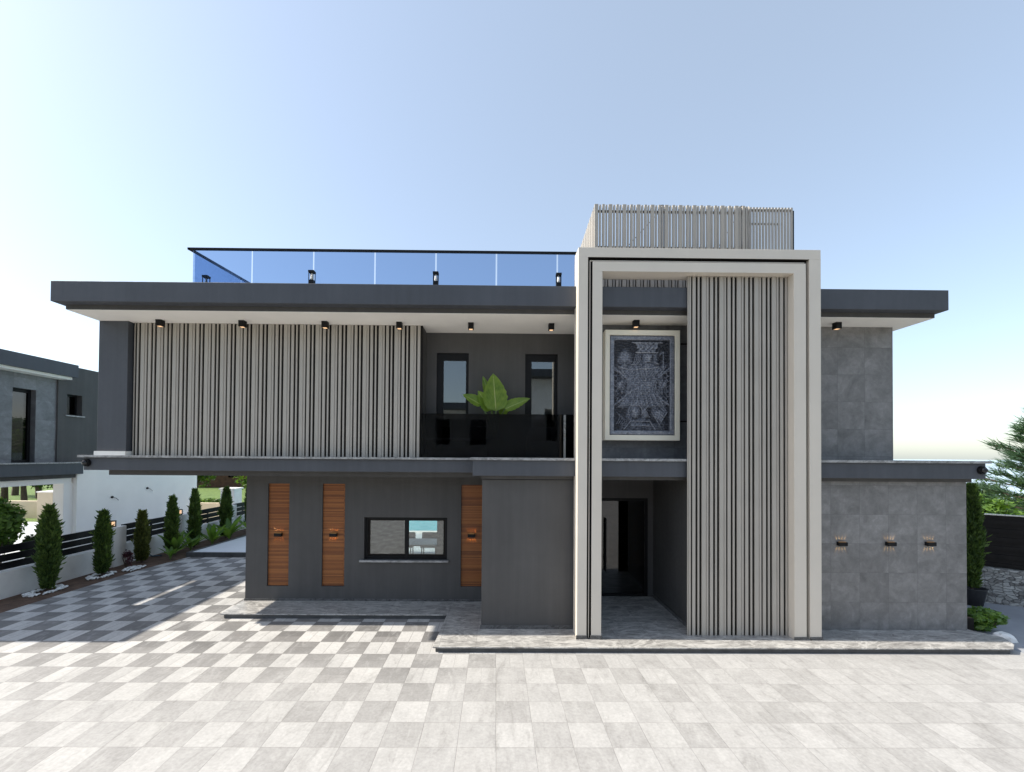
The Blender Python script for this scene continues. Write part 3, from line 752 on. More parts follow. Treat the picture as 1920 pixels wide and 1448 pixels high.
    for sx in (-1, 1):
        for k in range(6):
            y0 = .30 - .1 * k
            h = np.maximum(h, line([(.55*sx, y0), (.47*sx, y0 - .05), (.50*sx, y0 - .11)], .012, .026))
            h = np.maximum(h, dome(.385*sx, y0 - .04, .03, .035, .026))
        h = np.maximum(h, line([(.53*sx, .33), (.40*sx, .22), (.22*sx, .06), (.10*sx, .0)], .026, .030))
        h = np.maximum(h, line([(.53*sx, -.38), (.40*sx, -.28), (.22*sx, -.12), (.10*sx, -.06)], .026, .030))
    for k in range(7): h = np.maximum(h, dome(-.30 + .1*k, -.335, .034, .03, .030)); h = np.maximum(h, dome(-.30 + .1*k, .265, .034, .03, .030))
    for k in range(5): h = np.maximum(h, line([(-.50 + .05*k, -.52 - .04*k), (-.42 + .03*k, -.62 - .03*k), (-.50 + .04*k, -.76)], .011, .024))
    h = .042 * np.tanh(h / .042) + .0035 * np.sin(X * 83 + 4 * np.sin(Z * 11)) * np.sin(Z * 67 + 3 * np.sin(X * 13)) * ss(-(e - .1), .01)
    h = h + n * .006
    inside = ss(-(e - .1), .01) ; h += .004*np.sin(Z*140 + n*4)*inside
    v = np.stack([X, -h * 1.25, Z], -1).reshape(-1, 3)
    i = np.arange(nz*nx).reshape(nz, nx)
    f = np.stack([i[:-1,:-1], i[:-1,1:], i[1:,1:], i[1:,:-1]], -1).reshape(-1, 4)
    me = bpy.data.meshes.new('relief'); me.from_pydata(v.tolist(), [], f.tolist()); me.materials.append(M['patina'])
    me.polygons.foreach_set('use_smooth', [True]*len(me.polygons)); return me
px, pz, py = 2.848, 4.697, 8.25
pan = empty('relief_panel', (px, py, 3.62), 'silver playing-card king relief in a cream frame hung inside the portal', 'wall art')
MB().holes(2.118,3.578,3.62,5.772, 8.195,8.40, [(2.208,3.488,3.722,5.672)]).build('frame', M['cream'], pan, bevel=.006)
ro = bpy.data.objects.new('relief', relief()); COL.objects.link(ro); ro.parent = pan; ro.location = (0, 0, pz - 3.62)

# ------------------------------------------------------------------ balcony plant and furniture
def blade(mb_v, mb_f, mb_uv, base, tip, nrm, width, shape='heart', curl=.1, n=14):
    base, tip, nrm = Vector(base), Vector(tip), Vector(nrm).normalized()
    ax = tip - base; L = ax.length; side = ax.cross(nrm).normalized(); nrm = side.cross(ax).normalized()
    s0 = len(mb_v); K = 9
    for i in range(n + 1):
        t = i / n
        if shape == 'heart': wd = width * (math.sin(math.pi * min(1, t**.62)) ** .75) if t < 1 else 0
        else: wd = width * math.sin(math.pi * (t * .96 + .02)) ** .8
        wd = max(wd, .002)
        for j in range(K):
            s = -1 + 2 * j / (K - 1)
            rip = .03 * width * math.sin(t * 34 + j) * abs(s)
            p = base + ax * t + side * (s * wd * (1 + .05 * math.sin(t * 40))) + nrm * (-curl * L * t * t + .32 * wd * s * s + rip)
            mb_v.append(tuple(p)); mb_uv.append((.5 + s * .5, t))
    for i in range(n):
        for j in range(K - 1):
            a = s0 + i * K + j; mb_f.append((a, a + 1, a + K + 1, a + K))
def leaf_mesh(name, leaves, mat, off):
    v, f, uv = [], [], []
    for l in leaves: blade(v, f, uv, *l[:4], **l[4])
    me = bpy.data.meshes.new(name); me.from_pydata([(a-off[0], b-off[1], c-off[2]) for a, b, c in v], [], f)
    ul = me.uv_layers.new(name='UVMap'); li = [x for p in f for x in p]
    for k, vi in enumerate(li): ul.data[k].uv = uv[vi]
    me.materials.append(mat); me.polygons.foreach_set('use_smooth', [True] * len(f)); return me
bx, by = -.03, 8.78
bp = empty('potted_plant', (bx, by, 3.26), 'potted plant with huge ruffled green leaves rising behind the balcony glass', 'plant')
LV = [((.0,8.70,4.22),(-.06,8.62,4.98),(.05,-1,.25),.25,{'curl':.03}),
      ((-.10,8.74,4.24),(-.36,8.60,4.62),(-.2,-1,.5),.15,{'curl':.08}),
      ((-.30,8.66,4.34),(-.66,8.55,4.55),(-.1,-.9,.6),.13,{'curl':.10}),
      ((.18,8.66,4.26),(.68,8.56,4.48),(.15,-.95,.5),.13,{'curl':.06}),
      ((-.12,8.9,4.5),(-.28,8.9,4.98),(0,-1,.2),.09,{'curl':.05}),
      ((.10,8.86,4.15),(.30,8.95,4.5),(.2,-1,.4),.10,{'curl':.08})]
lo = bpy.data.objects.new('leaves', leaf_mesh('leaves', LV, M['alocasia'], (bx,by,3.26))); COL.objects.link(lo); lo.parent = bp
mb = MB()
for l in LV: mb.tube([(bx, by, 3.6), tuple((Vector((bx,by,3.6)) + Vector(l[0])) / 2 + Vector((0,0,.12))), l[0]], [.022,.016,.011], 7)
mb.build('stem', M['stem'], bp, smooth=True)
MB().lathe(bx, by, [(.14,3.261),(.19,3.62),(.2,3.64),(.17,3.64),(.16,3.58)], 22).build('pot', M['terracotta'], bp, smooth=True)
tb = empty('low_table', (-.95, 8.8, 3.26), 'long low table with pale top behind the dark balcony glass', 'table')
MB().box(-1.42,-.45, 8.62,9.02, 3.62,3.66).build('tabletop', M['concrete'], tb, bevel=.006)
for x in (-1.38,-.52):
    for y in (8.65, 8.96): MB().box(x,x+.03,y,y+.03,3.261,3.62).build('leg', M['black_metal'], tb)
for x, lb in ((-1.17, 'small dark mug on the low balcony table, nearer the slatted wall'), (-.98, 'small dark mug on the low balcony table, nearer the plant')):
    g = empty('mug', (x, 8.75, 3.661), lb, 'mug', 'mugs on the balcony table')
    MB().lathe(x, 8.75, [(.035,3.661),(.045,3.76),(.048,3.77),(.04,3.765),(.035,3.69)], 16).build('body', M['black_matt'], g, smooth=True)
    MB().tube([(x+.045,8.75,3.74),(x+.075,8.75,3.735),(x+.075,8.75,3.695),(x+.043,8.75,3.69)], .006, 6).build('handle', M['black_matt'], g)
sf = empty('outdoor_armchair', (.98, 8.82, 3.26), 'low dark fabric armchair behind the balcony glass by the tall window', 'armchair')
MB().box(.68,1.28, 8.64,9.05, 3.34,3.60).build('seat', M['sofa'], sf, bevel=.04)
MB().box(.68,1.28, 8.93,9.06, 3.601,3.92).build('backrest', M['sofa'], sf, bevel=.04)
for x in (.60, 1.285): MB().box(x,x+.075,8.62,9.06,3.262,3.72).build('armrest', M['sofa'], sf, bevel=.02)
# dining set seen through the ground-floor window
dt = empty('dining_table', (-2.35, 12.1, .1), 'pale dining table seen through the ground-floor window', 'table')
MB().box(-3.2,-1.5, 11.7,12.6, .80,.84).build('tabletop', M['terrace_tile'], dt, bevel=.006)
for x in (-3.1,-1.65):
    for y in (11.8, 12.45): MB().box(x,x+.06,y,y+.06,.101,.80).build('leg', M['black_metal'], dt)
for x, lb in ((-2.72, 'dark chair back seen through the window, at the left of the table'), (-1.98, 'dark chair back seen through the window, by the mullion side post')):
    c = empty('dining_chair', (x, 12.9, .1), lb, 'chair', 'chairs at the dining table')
    MB().box(x-.25,x+.25,12.68,13.1,.54,.60).build('seat', M['sofa'], c, bevel=.02)
    MB().box(x-.27,x+.27,13.10,13.16,.55,.93).build('backrest', M['sofa'], c, bevel=.03)
    for a in (-.22,.19):
        for b in (12.70, 13.05): MB().box(x+a,x+a+.03,b,b+.03,.101,.54).build('leg', M['black_metal'], c)

# ------------------------------------------------------------------ neighbouring villa on the left
nb = empty('neighbour_villa', (-17, 12, 0), 'grey stone and plaster villa next door with white ground floor, beyond the slat fence', 'house')
# roof; its unseen slot is added to drop a sun sliver on the paving
MB().box(-21,-13.4, 7.55,9.35, 5.70,6.10).box(-21,-13.4, 11.2,13.68, 5.70,6.10).box(-21,-14.79, 9.35,11.2, 5.70,6.10).box(-14.237,-13.4, 9.35,11.2, 5.70,6.10).build('roof', M['plaster_skylit'], nb)
MB().box(-20.9,-13.52, 11.2,13.6, 5.62,5.699).build('soffit', M['white'], nb)
nbw = (12.28,12.9,3.0,5.18)
def ywall(mb, x0, x1, y0, y1, z0, z1, hs):
    t = MB().holes(y0, y1, z0, z1, x0, x1, hs)          # built along x, then turned to run along y
    n = len(mb.v); mb.v += [(b, a, c) for a, b, c in t.v]; mb.f += [tuple(n + i for i in reversed(f)) for f in t.f]; return mb
ywall(MB(), -14.2, -13.9, 11.3, 13.5, 3.0, 5.62, [nbw]).build('stone_wall', M['stone_nb'], nb)
wd = ywall(MB(), -14.12, -14.05, nbw[0], nbw[1], nbw[2], nbw[3], [(nbw[0]+.07,nbw[1]-.07,nbw[2]+.08,nbw[3]-.1)]).build('window', M['black_metal'], nb)
MB().box(-14.09,-14.08, nbw[0]+.07,nbw[1]-.07, nbw[2]+.08,nbw[3]-.1).build('pane', M['glass_dark'], wd)
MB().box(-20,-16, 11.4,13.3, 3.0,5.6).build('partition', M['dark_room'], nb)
sw = (13.78,14.28,4.52,5.2)
ywall(MB(), -14.2, -13.85, 13.501, 19.3, 3.0, 6.12, [sw]).box(-20,-14.2,13.6,19.3,5.9,6.1).build('upper_wall', M['plaster'], nb)
wd = ywall(MB(), -14.1, -14.03, sw[0], sw[1], sw[2], sw[3], [(sw[0]+.05,sw[1]-.05,sw[2]+.05,sw[3]-.05)]).build('window', M['black_metal'], nb)
MB().box(-14.07,-14.06, sw[0]+.05,sw[1]-.05, sw[2]+.05,sw[3]-.05).build('pane', M['glass_dark'], wd)
MB().box(-13.86,-13.80, sw[0]-.06,sw[1]+.06, sw[2]-.04,sw[2]-.002).build('sill', M['marble_cap'], wd)
MB().box(-14.6,-14.5, 13.6,15.0, 3.1,5.8).build('partition', M['black_matt'], nb)
MB().box(-21,-13.4, 7.55,13.9, 2.62,2.965).build('slab_edge', M['plaster_skylit'], nb)
MB().box(-21,-13.36, 7.5,13.93, 2.9655,3.0).build('coping', M['marble_cap'], nb)
MB().box(-20.9,-13.55, 7.7,13.8, 2.50,2.6195).build('slab_band', M['plaster'], nb)
MB().box(-20.8,-13.62, 7.8,13.75, 2.33,2.4995).build('white_beam', M['white'], nb)
MB().box(-13.95,-13.62, 13.5,13.8, 0,2.329).build('pillar', M['white'], nb)
MB().box(-13.8,-13.5, 13.8005,19.3, 0,2.999).build('garden_wall', M['white'], nb)
for (y, z) in ((15.05, 1.75), (16.55, 1.95)):
    mb = MB().tube([(-13.5,y,z),(-13.46,y,z)], .04, 10).tube([(-13.47,y,z),(-13.44,y+.1,z-.04),(-13.45,y+.22,z-.13)], .008, 6)
    mb.build('cable_stub', M['black_matt'], nb)

# ------------------------------------------------------------------ boundary wall with slat panels
bw = empty('boundary_wall', (-11.15, 12, 0), 'low white rendered boundary wall with square pillars along the soil bed', 'wall')
MB().box(-11.27,-11.07, 3,19.6, -.02,.60).build('wall', M['fence_white'], bw, bevel=.01)
pys = [(6.4,6.75),(9.05,9.4),(12.38,12.80),(15.02,15.5),(17.75,18.2)]
for a, b in pys: MB().box(-11.32,-11.02, a,b, -.02,1.14).build('pillar', M['fence_white'], bw, bevel=.01)
spans = [(6.75,9.05,'seen only at the picture edge'),(9.4,12.38,'between the two tallest front cypresses'),(12.8,15.02,'behind the third cypress and the hose'),(15.5,17.75,'behind the far cypresses'),(18.2,19.6,'beside the ground floor wall corner')]
for a, b, w_ in spans:
    if b < 9.2: continue
    fp = empty('fence_panel', (-11.17, (a+b)/2, .6), 'black horizontal slat fence panel ' + w_, 'fence', 'slat panels on the boundary wall')
    mb = MB()
    for z0, z1 in ((.63,.785),(.815,.97),(1.0,1.165)): mb.box(-11.19,-11.15, a+.001,b-.001, z0,z1)
    mb.build('boards', M['black_metal'], fp)
    for q in (a + .15, (a+b)/2, b - .2): MB().box(-11.225,-11.191, q,q+.05, .601,1.16).build('post', M['black_metal'], fp)
for (a, b), lb in zip(pys[2:], ('beside the second cypress', 'behind the fourth cypress', 'farthest from the camera')):
    r = empty('pillar_lantern', (-11.25, b + .02, 1.14), 'black lantern with warm louvres on the white pillar ' + lb, 'lantern', 'lanterns on the boundary pillars')
    y = a + .1
    MB().box(-11.32,-11.12,y-.09,y+.09,1.1405,1.165).box(-11.32,-11.12,y-.09,y+.09,1.30,1.325).box(-11.32,-11.30,y-.09,y+.09,1.165,1.30).box(-11.14,-11.12,y+.07,y+.09,1.165,1.30).box(-11.14,-11.12,y-.09,y-.07,1.165,1.30).build('frame', M['black_metal'], r)
    mb = MB()
    for k in range(3): mb.box(-11.29,-11.145,y-.07,y+.07,1.175+k*.042,1.20+k*.042)
    mb.build('louvre', M['warm_soft'], r)
hz = MB().tube([(-10.98,13.5,.9),(-10.99,13.48,.7),(-10.96,13.45,.45),(-10.9,13.35,.2),(-10.8,13.5,.06),(-10.7,13.75,.03)], .018, 8).tube([(-11.2,13.52,.92),(-11.1,13.52,.96),(-11.0,13.51,.94),(-10.98,13.5,.9)], .018, 8)
tag(hz.build('garden_hose', plain('blue_hose', (.06,.12,.18), .5), smooth=True), 'blue garden hose hanging over the low white wall', 'hose')

# ------------------------------------------------------------------ plants
def thuja_crown(seed, h, r, n, ln=.085):
    rnd = random.Random(seed); v, f = [], []
    lob = [rnd.uniform(0, 6.28) for _ in range(6)]
    for _ in range(n):
        t = rnd.random() ** .9; z = .04 + t * (h - .08)
        prof = r * (.62 + .38 * min(1, t / .22)) * (1 - max(0, (t - .55) / .45) ** 1.5 * .80)
        a = rnd.uniform(0, 2 * math.pi)
        prof *= .80 + .20 * math.sin(2 * a + lob[0] + t * 5) * math.sin(9 * t + lob[1]) + .20 * math.sin(4 * a + lob[2] + t * 15) * math.sin(13 * t + lob[3])
        q = prof * (rnd.random() ** .42)
        spike = rnd.random() < .10
        if spike: q *= 1.12
        p = Vector((q * math.cos(a), q * math.sin(a), z))
        d = Vector((math.cos(a) * rnd.uniform(.1, .8), math.sin(a) * rnd.uniform(.1, .8), rnd.uniform(.5, 1.2))) + Vector((rnd.gauss(0, .25), rnd.gauss(0, .25), 0))
        d.normalize(); sd_ = d.cross(Vector((rnd.gauss(0, 1), rnd.gauss(0, 1), rnd.gauss(0, 1)))).normalized()
        L = ln * rnd.uniform(.6, 1.35) * (1.5 if spike else 1); w_ = L * rnd.uniform(.10, .19)
        k = len(v)
        v += [tuple(p), tuple(p + d * L * .5 + sd_ * w_), tuple(p + d * L), tuple(p + d * L * .5 - sd_ * w_)]; f.append((k, k+1, k+2, k+3))
    me = bpy.data.meshes.new('crown'); me.from_pydata(v, [], f); return me
def thuja_mesh(seed, h, r, n, mat):
    me = thuja_crown(seed, h, r, n); me.materials.append(mat); return me
def put(me, name, parent, loc=(0,0,0)):
    o = bpy.data.objects.new(name, me); COL.objects.link(o); o.parent = parent; o.location = loc; return o
TH = [(-10.72,10.30,2.0,.215,0,'column cypress nearest the camera, ringed by white pebbles, hiding the fence'),
      (-10.62,11.60,1.72,.19,0,'dark column cypress in front of the lantern pillar, ringed by white pebbles'),
      (-10.68,12.95,1.54,.185,1,'browner, shortest column cypress between hose and purple shrub'),
      (-10.50,13.90,1.90,.18,0,'column cypress standing where the paving meets the raised terrace'),
      (-10.62,15.10,2.04,.18,0,'column cypress before the end of the white house wall'),
      (-10.62,16.85,1.96,.215,0,'column cypress in front of the sunny garden behind the fence'),
      (-10.62,18.55,2.1,.24,0,'farthest column cypress, half hidden by the villa wall corner')]
for i, (x, y, h, r, k, lb) in enumerate(TH):
    t = empty('cypress', (x, y, 0), lb, 'cypress tree', 'column cypresses along the boundary wall')
    MB().tube([(x,y,-.02),(x+.01,y,h*.5),(x,y,h*.85)], [.03,.022,.006], 7).build('trunk', M['bark'], t)
    put(thuja_mesh(20 + i, h, r, int(16000 * h * r / .6), M['thuja_pale' if k else 'thuja']), 'crown', t)
# white pebble rings
for i, (x, y, r, n, lb) in enumerate(((-10.66,10.2,.36,150,'white pebbles round the foot of the nearest cypress'),(-10.55,11.5,.33,130,'white pebbles round the foot of the dark cypress by the pillar'),(-10.28,12.2,.26,80,'loose heap of white pebbles on the soil by the paving edge'))):
    rnd = random.Random(50 + i); mb = MB()
    for _ in range(n):
        a = rnd.uniform(0, 6.28); q = r * (rnd.uniform(.55, 1.0) if i < 2 else rnd.random() ** .5)
        cx, cy = x + q * math.cos(a) * .75, y + q * math.sin(a) * 1.2; s = rnd.uniform(.018, .04); z = rnd.uniform(0, .025)
        mb.lathe(cx, cy, [(s*.3,z-.004),(s,z+s*.35),(s*.75,z+s*.8),(s*.1,z+s)], 7)
    tag(mb.build('pebbles', M['pebble'], smooth=True, merge=False), lb, 'pebbles', kind='stuff')
def tropic(x, y, z, n, L, lb, seed, grp='tropical plants in the soil bed'):
    rnd = random.Random(seed); t = empty('tropical_plant', (x, y, z), lb, 'plant', grp); ls = []
    for i in range(n):
        a = 2 * math.pi * i / n + rnd.uniform(-.4, .4); tl = rnd.uniform(.25, .95); l = L * rnd.uniform(.7, 1.1)
        b = Vector((x, y, z)) + Vector((math.cos(a), math.sin(a), 0)) * .04 + Vector((0, 0, .06 + rnd.uniform(0, .2) * L))
        tip = b + Vector((math.cos(a) * math.sin(tl), math.sin(a) * math.sin(tl), math.cos(tl))) * l
        ls.append((tuple(b), tuple(tip), (-math.cos(a), -math.sin(a), .6), l * .13, {'shape': 'lance', 'curl': .22, 'n': 8}))
    me = leaf_mesh('leaves', ls, M['tropic'], (x, y, z)); put(me, 'leaves', t)
    mb = MB()
    for l in ls: mb.tube([(x, y, z), l[0]], [.012, .008], 5)
    mb.build('stem', M['stem'], t)
tropic(-10.35,14.55,0,9,.62,'broad-leaved tropical plant at the corner of the raised terrace',61)
tropic(-10.42,13.95,0,9,.8,'upright tropical plant growing against the fourth cypress',62)
tropic(-10.25,15.5,0,10,.75,'tropical plant beside the fifth cypress along the terrace edge',63)
tropic(-10.2,16.4,0,12,.85,'bushiest tropical plant below the sixth cypress',64)
tropic(-10.2,17.7,0,9,.7,'farthest tropical plant beside the villa wall corner',65)
tropic(-10.12,13.35,0,7,.45,'small spreading tropical plant on the soil by the paving',66)

def clump(name, seed, c, rad, n, size, mat, parent=None, flat=1.0, lobes=9):
    rnd = random.Random(seed); v, f = [], []
    ls = []
    for _ in range(lobes):
        d = Vector((rnd.gauss(0,1), rnd.gauss(0,1), rnd.gauss(0,1)*flat)); d.normalize(); ls.append((Vector((d.x*rad[0]*.6, d.y*rad[1]*.6, d.z*rad[2]*.6)), rnd.uniform(.34, .6)))
    for _ in range(n):
        lc, lr = rnd.choice(ls)
        d = Vector((rnd.gauss(0,1), rnd.gauss(0,1), rnd.gauss(0,1))); d.normalize()
        q = lr * rnd.random() ** .35
        p = Vector(c) + lc + Vector((d.x*rad[0]*q, d.y*rad[1]*q, d.z*rad[2]*q))
        u = Vector((rnd.gauss(0,1), rnd.gauss(0,1), rnd.gauss(0,1)*.6)); u.normalize(); w_ = u.cross(d + Vector((0,0,.2))).normalized()
        s = size * rnd.uniform(.6, 1.4); k = len(v)
        v += [tuple(p - u*s), tuple(p + w_*s*.5), tuple(p + u*s), tuple(p - w_*s*.5)]; f.append((k, k+1, k+2, k+3))
    off = Vector((0,0,0))
    if parent is not None: off = parent.location
    me = bpy.data.meshes.new(name); me.from_pydata([tuple(Vector(a) - off) for a in v], [], f); me.materials.append(mat)
    o = bpy.data.objects.new(name, me); COL.objects.link(o)
    if parent is not None: o.parent = parent
    return o
def tree(x, y, h, rad, n, size, mat, lb, seed, z0=0, grp=None, name='garden_tree', cat='tree'):
    t = empty(name, (x, y, z0), lb, cat, grp)
    rnd = random.Random(seed); mb = MB()
    cz = z0 + h - rad[2]
    mb.tube([(x,y,z0-.05),(x+.05*h*rnd.uniform(-1,1),y,z0+h*.3),(x,y,cz)], [.035*h,.025*h,.014*h], 8)
    for i in range(7):
        a = i * .9 + rnd.random(); mb.tube([(x,y,z0+h*.28+i*.05*h),(x+math.cos(a)*rad[0]*.4,y+math.sin(a)*rad[1]*.4,cz-rad[2]*.1+i*.03*h),(x+math.cos(a)*rad[0]*.75,y+math.sin(a)*rad[1]*.75,cz+rnd.uniform(-.2,.5)*rad[2])], [.012*h,.008*h,.003*h], 6)
    mb.build('trunk', M['bark'], t)
    clump('crown', seed, (x, y, cz), rad, n, size, mat, t, lobes=14)
def shrub(x, y, z, rad, n, size, mat, lb, seed, cat='shrub', grp=None):
    t = empty('shrub', (x, y, z), lb, cat, grp)
    mb = MB(); rnd = random.Random(seed)
    for i in range(7):
        a = i * .9; mb.tube([(x,y,z-.02),(x+math.cos(a)*rad[0]*.5,y+math.sin(a)*rad[1]*.5,z+rad[2]*rnd.uniform(.8,1.3))], [.012,.005], 5)
    mb.build('stem', M['bark'], t)
    clump('foliage', seed, (x, y, z + rad[2]), rad, n, size, mat, t)
shrub(-10.62,12.35,0,(.2,.2,.25),260,.035,M['purple'],'small purple-leaved shrub on the soil by the white pillar',71)
# neighbour's garden, beyond its open ground floor and in front of it
shrub(-12.75,10.95,0,(.55,.6,1.12),5600,.07,M['leaf'],'big light green shrub behind the fence at the picture edge',72)
shrub(-12.6,11.75,0,(.25,.3,.62),1500,.05,M['leaf_dark'],'darker shrub behind the fence beside the light green one',73)
pw = empty('garden_pillar', (-21.9, 21.1, 0), 'pale square garden pillar seen under the slab next door', 'pillar')
MB().box(-22.25,-21.5, 20.8,21.5, -.02,1.36).build('shaft', M['cream_wall'], pw, bevel=.01); MB().box(-22.28,-21.47,20.77,21.53,1.361,1.41).build('cap', M['white'], pw)
gw = tag(MB().box(-26,-20.5, 21.6,21.85, -.02,.85).build('garden_wall', M['cream_wall'], bevel=.01), 'pale garden wall in the sun seen under the slab next door', 'wall')
for i, (x, y, h) in enumerate(((-28,25.5,4.6),(-31.5,27.5,5.4),(-33,31,5.6),(-29,28.3,4.8),(-37,33,6))):
    tree(x, y, h, (2.0,2.0,2.1), 5200, .15, M['leaf_dark' if i % 2 else 'leaf'], ['leafy garden tree beyond the pale pillar next door','dark leafy tree behind the pale garden wall','light leafy tree farthest back behind the house next door','dark tree close behind the pale pillar next door','light tree behind the garden wall, partly behind the others'][i], 80 + i, grp='garden trees next door')
# sunny garden seen under the cantilever
tree(-18.6, 26.5, 4.4, (1.5,1.5,1.6), 4600, .13, M['leaf'], 'bright leafy tree just beyond the end of the white house wall', 90)
tree(-13.2, 24.0, 4.6, (1.3,1.3,1.7), 4600, .12, M['leaf'], 'bright leafy tree beside the ground floor wall corner of the villa', 91)
shrub(-17.0, 24.5, 0, (1.5,.6,.4), 2600, .09, M['leaf'], 'low sunlit garden hedge on the lawn behind the fence', 92, 'hedge')
shrub(-15.5, 30.0, 0, (.9,.9,1.0), 3000, .11, M['leaf_dark'], 'round dark bush on the sunny lawn before the brown house', 93)
tag(MB().box(-16.5,-11.4, 20.8,21.0, -.02,.9).build('garden_wall', M['cream_wall'], bevel=.01), 'low pale wall at the far side of the garden behind the cypresses', 'wall')
gp = empty('gate_pillar', (-12.6, 20.4, 0), 'white square gate pillar in the garden behind the cypresses', 'pillar')
MB().box(-12.95,-12.3, 20.1,20.7, -.02,1.62).build('shaft', M['fence_white'], gp); MB().box(-13.0,-12.25,20.05,20.75,1.621,1.68).build('cap', M['white'], gp)
fh = empty('brown_house', (-27, 44, 0), 'distant brown timber house with a dark veranda beyond the sunny lawn', 'house')
MB().box(-32,-24.2, 42,50, 0,3.2).build('wall', M['brown_wall'], fh)
mb = MB(); mb.quad((-33,41,3.2),(-23.4,41,3.2),(-23.4,46,5.4),(-33,46,5.4)); mb.quad((-33,46,5.4),(-23.4,46,5.4),(-23.4,51,3.2),(-33,51,3.2)); mb.quad((-23.4,41,3.2),(-23.4,51,3.2),(-23.4,46,5.4)); mb.quad((-33,51,3.2),(-33,41,3.2),(-33,46,5.4)); mb.quad((-33,41,3.2),(-33,51,3.2),(-23.4,51,3.2),(-23.4,41,3.2))
mb.build('roof', plain('clay_tile_roof', (.24,.10,.05), .85, .3, 3), fh)
for x in (-31,-28.6,-26.3): MB().box(x,x+.9,41.95,41.999,1.0,2.2).build('window', M['glass_dark'], fh)
ch = empty('cream_house', (-19, 46, 0), 'distant cream rendered house beside the brown timber one', 'house')
MB().holes(-23.2,-14, 0,4.2, 43,50, [(-21.5,-20.5,1.2,2.6),(-18.5,-17.5,1.2,2.6)]).build('wall', M['cream_wall'], ch)
MB().box(-23.6,-13.6, 42.6,50.4, 4.201,4.5).build('roof', M['plaster'], ch)

# ------------------------------------------------------------------ right-hand side: rubble wall, slat fence, pot, shrubs, pine
rw = tag(MB().obox((10.3,10.42),(15.2,8.0), .35, -.02,.86, -.02,.62).build('rubble_wall', M['rubble'], bevel=.02), 'low rubble stone wall under the dark slat fence', 'wall')
ff = empty('slat_fence', (12.5, 9.3, .8), 'dark closed slat fence on top of the rubble stone wall', 'fence')
mb = MB(); N = 12
for k in range(N):
    a0 = .87 + k * .096; b0 = .63 + k * .108
    mb.obox((10.3,10.45),(15.2,8.03), (.03 if k % 2 else .075), a0, a0+.0958, b0, b0+.1078)
mb.build('boards', M['black_matt'], ff)
MB().obox((10.3,10.45),(15.2,8.03), .07, 2.03,2.055, 1.93,1.955).build('cap', M['steel'], ff)
mb = MB()
for s_ in (.05,.35,.65,.95): MB().obox((10.3+4.9*s_,10.52-2.42*s_),(10.36+4.9*s_,10.49-2.42*s_), .05, .87-.2*s_,2.0-.1*s_).build('post', M['black_metal'], ff)
pt = empty('potted_cypress', (10.9, 9.62, 0), 'tall cypress in a black pot behind the stone-clad corner', 'potted tree')
MB().lathe(10.9, 9.62, [(.17,-.008),(.24,.36),(.255,.38),(.22,.38),(.2,.33)], 22).build('pot', M['terracotta'], pt, smooth=True)
MB().tube([(10.9,9.62,.3),(10.9,9.62,2.2)], [.03,.01], 7).build('trunk', M['bark'], pt)
put(thuja_mesh(44, 2.40, .19, 9000, M['thuja']), 'crown', pt, (0,0,.33))
shrub(9.42,8.12,0,(.36,.30,.22),2600,.055,M['tropic'],'low spreading green shrub at the end of the marble step',101)
shrub(9.25,8.75,0,(.30,.30,.16),1200,.05,M['tropic'],'yellowish groundcover shrub behind the white stone block',102)
for (x, y, s, lb) in ((9.25,8.42,.17,'white angular stone block between the two low shrubs'),(9.33,7.72,.16,'flat white stone at the curved end of the marble step')):
    mb = MB(); rnd = random.Random(int(x*100)); n = 7
    for zl, k in ((-.01,1),(s*.55,.95),(s*.8,.6)):
        pass
    mb.lathe(x, y, [(s*.9,-.008),(s,s*.3),(s*.85,s*.62),(s*.45,s*.78)], n)
    mb.v = [(a+rnd.uniform(-.025,.025), b+rnd.uniform(-.025,.025), c) for a, b, c in mb.v]
    tag(mb.build('rock', M['pebble'], bevel=.012), lb, 'stone', 'white stones beside the terrace')
bxp = empty('planter_box', (9.0, 8.2, 0), 'narrow black planter box against the stone-clad corner', 'planter')
MB().box(8.90,9.04, 7.95,8.6, -.008,.30).build('body', M['black_matt'], bxp, bevel=.004); MB().box(8.915,9.025,7.965,8.585,.3005,.304).build('soil', M['soil'], bxp)
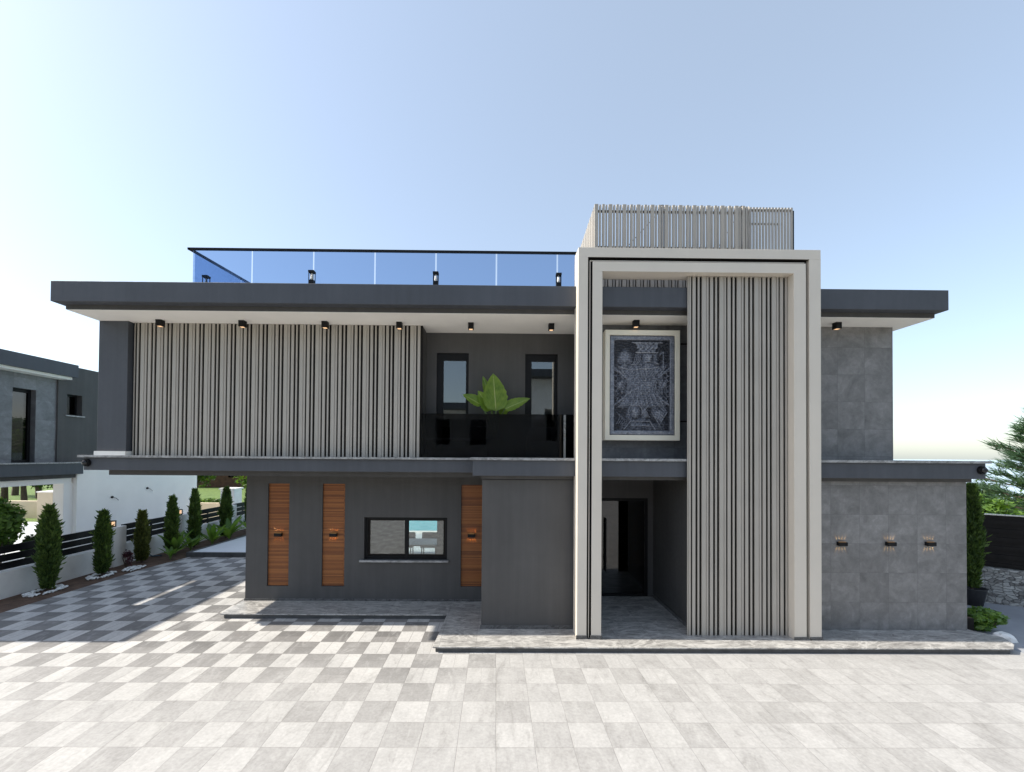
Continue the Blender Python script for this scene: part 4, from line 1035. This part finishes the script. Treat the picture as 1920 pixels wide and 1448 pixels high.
def pine(x, y, h, z0, lb, seed, nb_=64, spread=.40):
    rnd = random.Random(seed); t = empty('pine_tree', (x, y, z0), lb, 'pine tree', 'pines beyond the dark fence')
    mb = MB(); mb.tube([(x,y,z0),(x+.2,y,z0+h*.5),(x+.1,y,z0+h)], [.03*h,.02*h,.005*h], 8)
    v, f = [], []
    for i in range(nb_):
        q = i / nb_; z = z0 + h * (.18 + .78 * q); a = i * 2.4 + rnd.uniform(-.3,.3); L = h * spread * (1.1 - q) ** .7 * rnd.uniform(.7,1.15)
        p0 = Vector((x, y, z)); p1 = p0 + Vector((math.cos(a)*L*.55, math.sin(a)*L*.55, L*.10)); p2 = p0 + Vector((math.cos(a)*L, math.sin(a)*L, L*.26))
        mb.tube([p0,p1,p2], [.006*h,.004*h,.0015*h], 5)
        for k in range(170):
            s_ = rnd.uniform(.15,1) ** .8; p = (p0.lerp(p1, s_*2) if s_ < .5 else p1.lerp(p2, s_*2-1)) + Vector((rnd.gauss(0,.012),rnd.gauss(0,.012),rnd.gauss(0,.010)))*h
            d = Vector((math.cos(a)*.9+rnd.gauss(0,.42), math.sin(a)*.9+rnd.gauss(0,.42), .55+rnd.gauss(0,.30))).normalized()
            u = d.cross(Vector((rnd.gauss(0,1),rnd.gauss(0,1),rnd.gauss(0,1)))).normalized(); l = .058*h*rnd.uniform(.6,1.4); w_ = l*.045; j = len(v)
            v += [tuple(p-u*w_), tuple(p+u*w_), tuple(p+d*l)]; f.append((j,j+1,j+2))
    mb.build('trunk', M['bark'], t)
    me = bpy.data.meshes.new('crown'); me.from_pydata([(a-x,b-y,c-z0) for a,b,c in v], [], f); me.materials.append(M['pine']); put(me, 'crown', t)
pine(26.4, 19.6, 8.6, -2.6, 'pine with long upswept branches rising above the dark fence', 111)
pine(23.0, 24.0, 4.2, -2.2, 'shorter pine half hidden behind the stone-clad wall corner', 112)
for i, (x, y, h) in enumerate(((20.3,17.6,4.2),(22.2,17.0,4.1),(27,22,4.4),(32.5,28.5,4.4))):
    tree(x, y, h, (1.7,1.7,1.4), 3800, .12, M['leaf' if i != 3 else 'leaf_dark'], ['light green bushy tree just above the fence by the stone wall','light green bushy tree above the fence at the picture edge','bushy tree behind the pine at the far edge','dark bushy tree farthest behind the pines'][i], 120 + i, z0=-2.4, grp='bushy trees beyond the dark fence')

def seamat():
    t = NT('hazy_sea'); p = t.pos()
    return t.pbr((.42, .52, .60), .55, t.bump(t.noise(t.scale(p, (.3, 1, 1)), .6, 5), .2, .2))  # far haze is put into the pale sea colour
tag(MB().quad((48,6,-.02),(3000,6,-.02),(3000,2990,-.02),(30,2990,-.02),(34,60,-.02)).build('sea', seamat()), kind='structure')
# ------------------------------------------------------------------ what stands behind the photographer (mirrored in the panes)
op = empty('opposite_villa', (1, -22, 0), 'white and anthracite villa across the courtyard, mirrored in the windows', 'house')
MB().holes(-6.5,1.5, 0,7.2, -28,-18, [(-5.0,-3.8,4.2,6.3),(-2.2,-.8,4.2,6.3),(-5,-1,.2,2.5)]).build('wall', M['fence_white'], op)
MB().holes(1.51,9, 0,10.0, -28,-18.2, [(2.2,3.1,7.2,9.3),(4.2,5.2,4.6,7.4),(3.5,5.5,.2,2.5)]).build('wall', M['fence_white'], op)
MB().box(-7.5,1.5, -29,-16.8, 7.2,7.7).build('roof', M['plaster_skylit'], op)
MB().box(1.51,10, -29,-17.0, 10.0,10.6).build('roof', M['plaster_skylit'], op)
MB().box(-7.5,10, -28.5,-17.2, 2.8,3.15).build('slab_edge', M['plaster_skylit'], op)
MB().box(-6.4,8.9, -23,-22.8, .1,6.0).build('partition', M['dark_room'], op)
tag(MB().box(-11.2,16,-14.3,-14.05,-.02,1.2).build('street_wall', M['fence_white']), 'white wall closing the courtyard behind the photographer', 'wall')
nx_ = 120; mb = MB(); pts = []
rnd = random.Random(5)
for i in range(nx_ + 1):
    a = math.pi * (1.02 + .96 * i / nx_)
    hgt = 118 + 20*math.sin(i*.17+1) + 14*math.sin(i*.41) + 6*math.sin(i*1.1)
    pts.append((a, max(12, hgt)))
for (a0, h0), (a1, h1) in zip(pts[:-1], pts[1:]):
    for r0, r1, k0, k1 in ((420,560,0,.55),(560,720,.55,1),(720,950,1,.3)):
        mb.quad((r0*math.cos(a0), r0*math.sin(a0), h0*k0-.5), (r0*math.cos(a1), r0*math.sin(a1), h1*k0-.5), (r1*math.cos(a1), r1*math.sin(a1), h1*k1-.5), (r1*math.cos(a0), r1*math.sin(a0), h0*k1-.5))
tag(mb.build('hills', M['hill'], smooth=True), kind='structure')
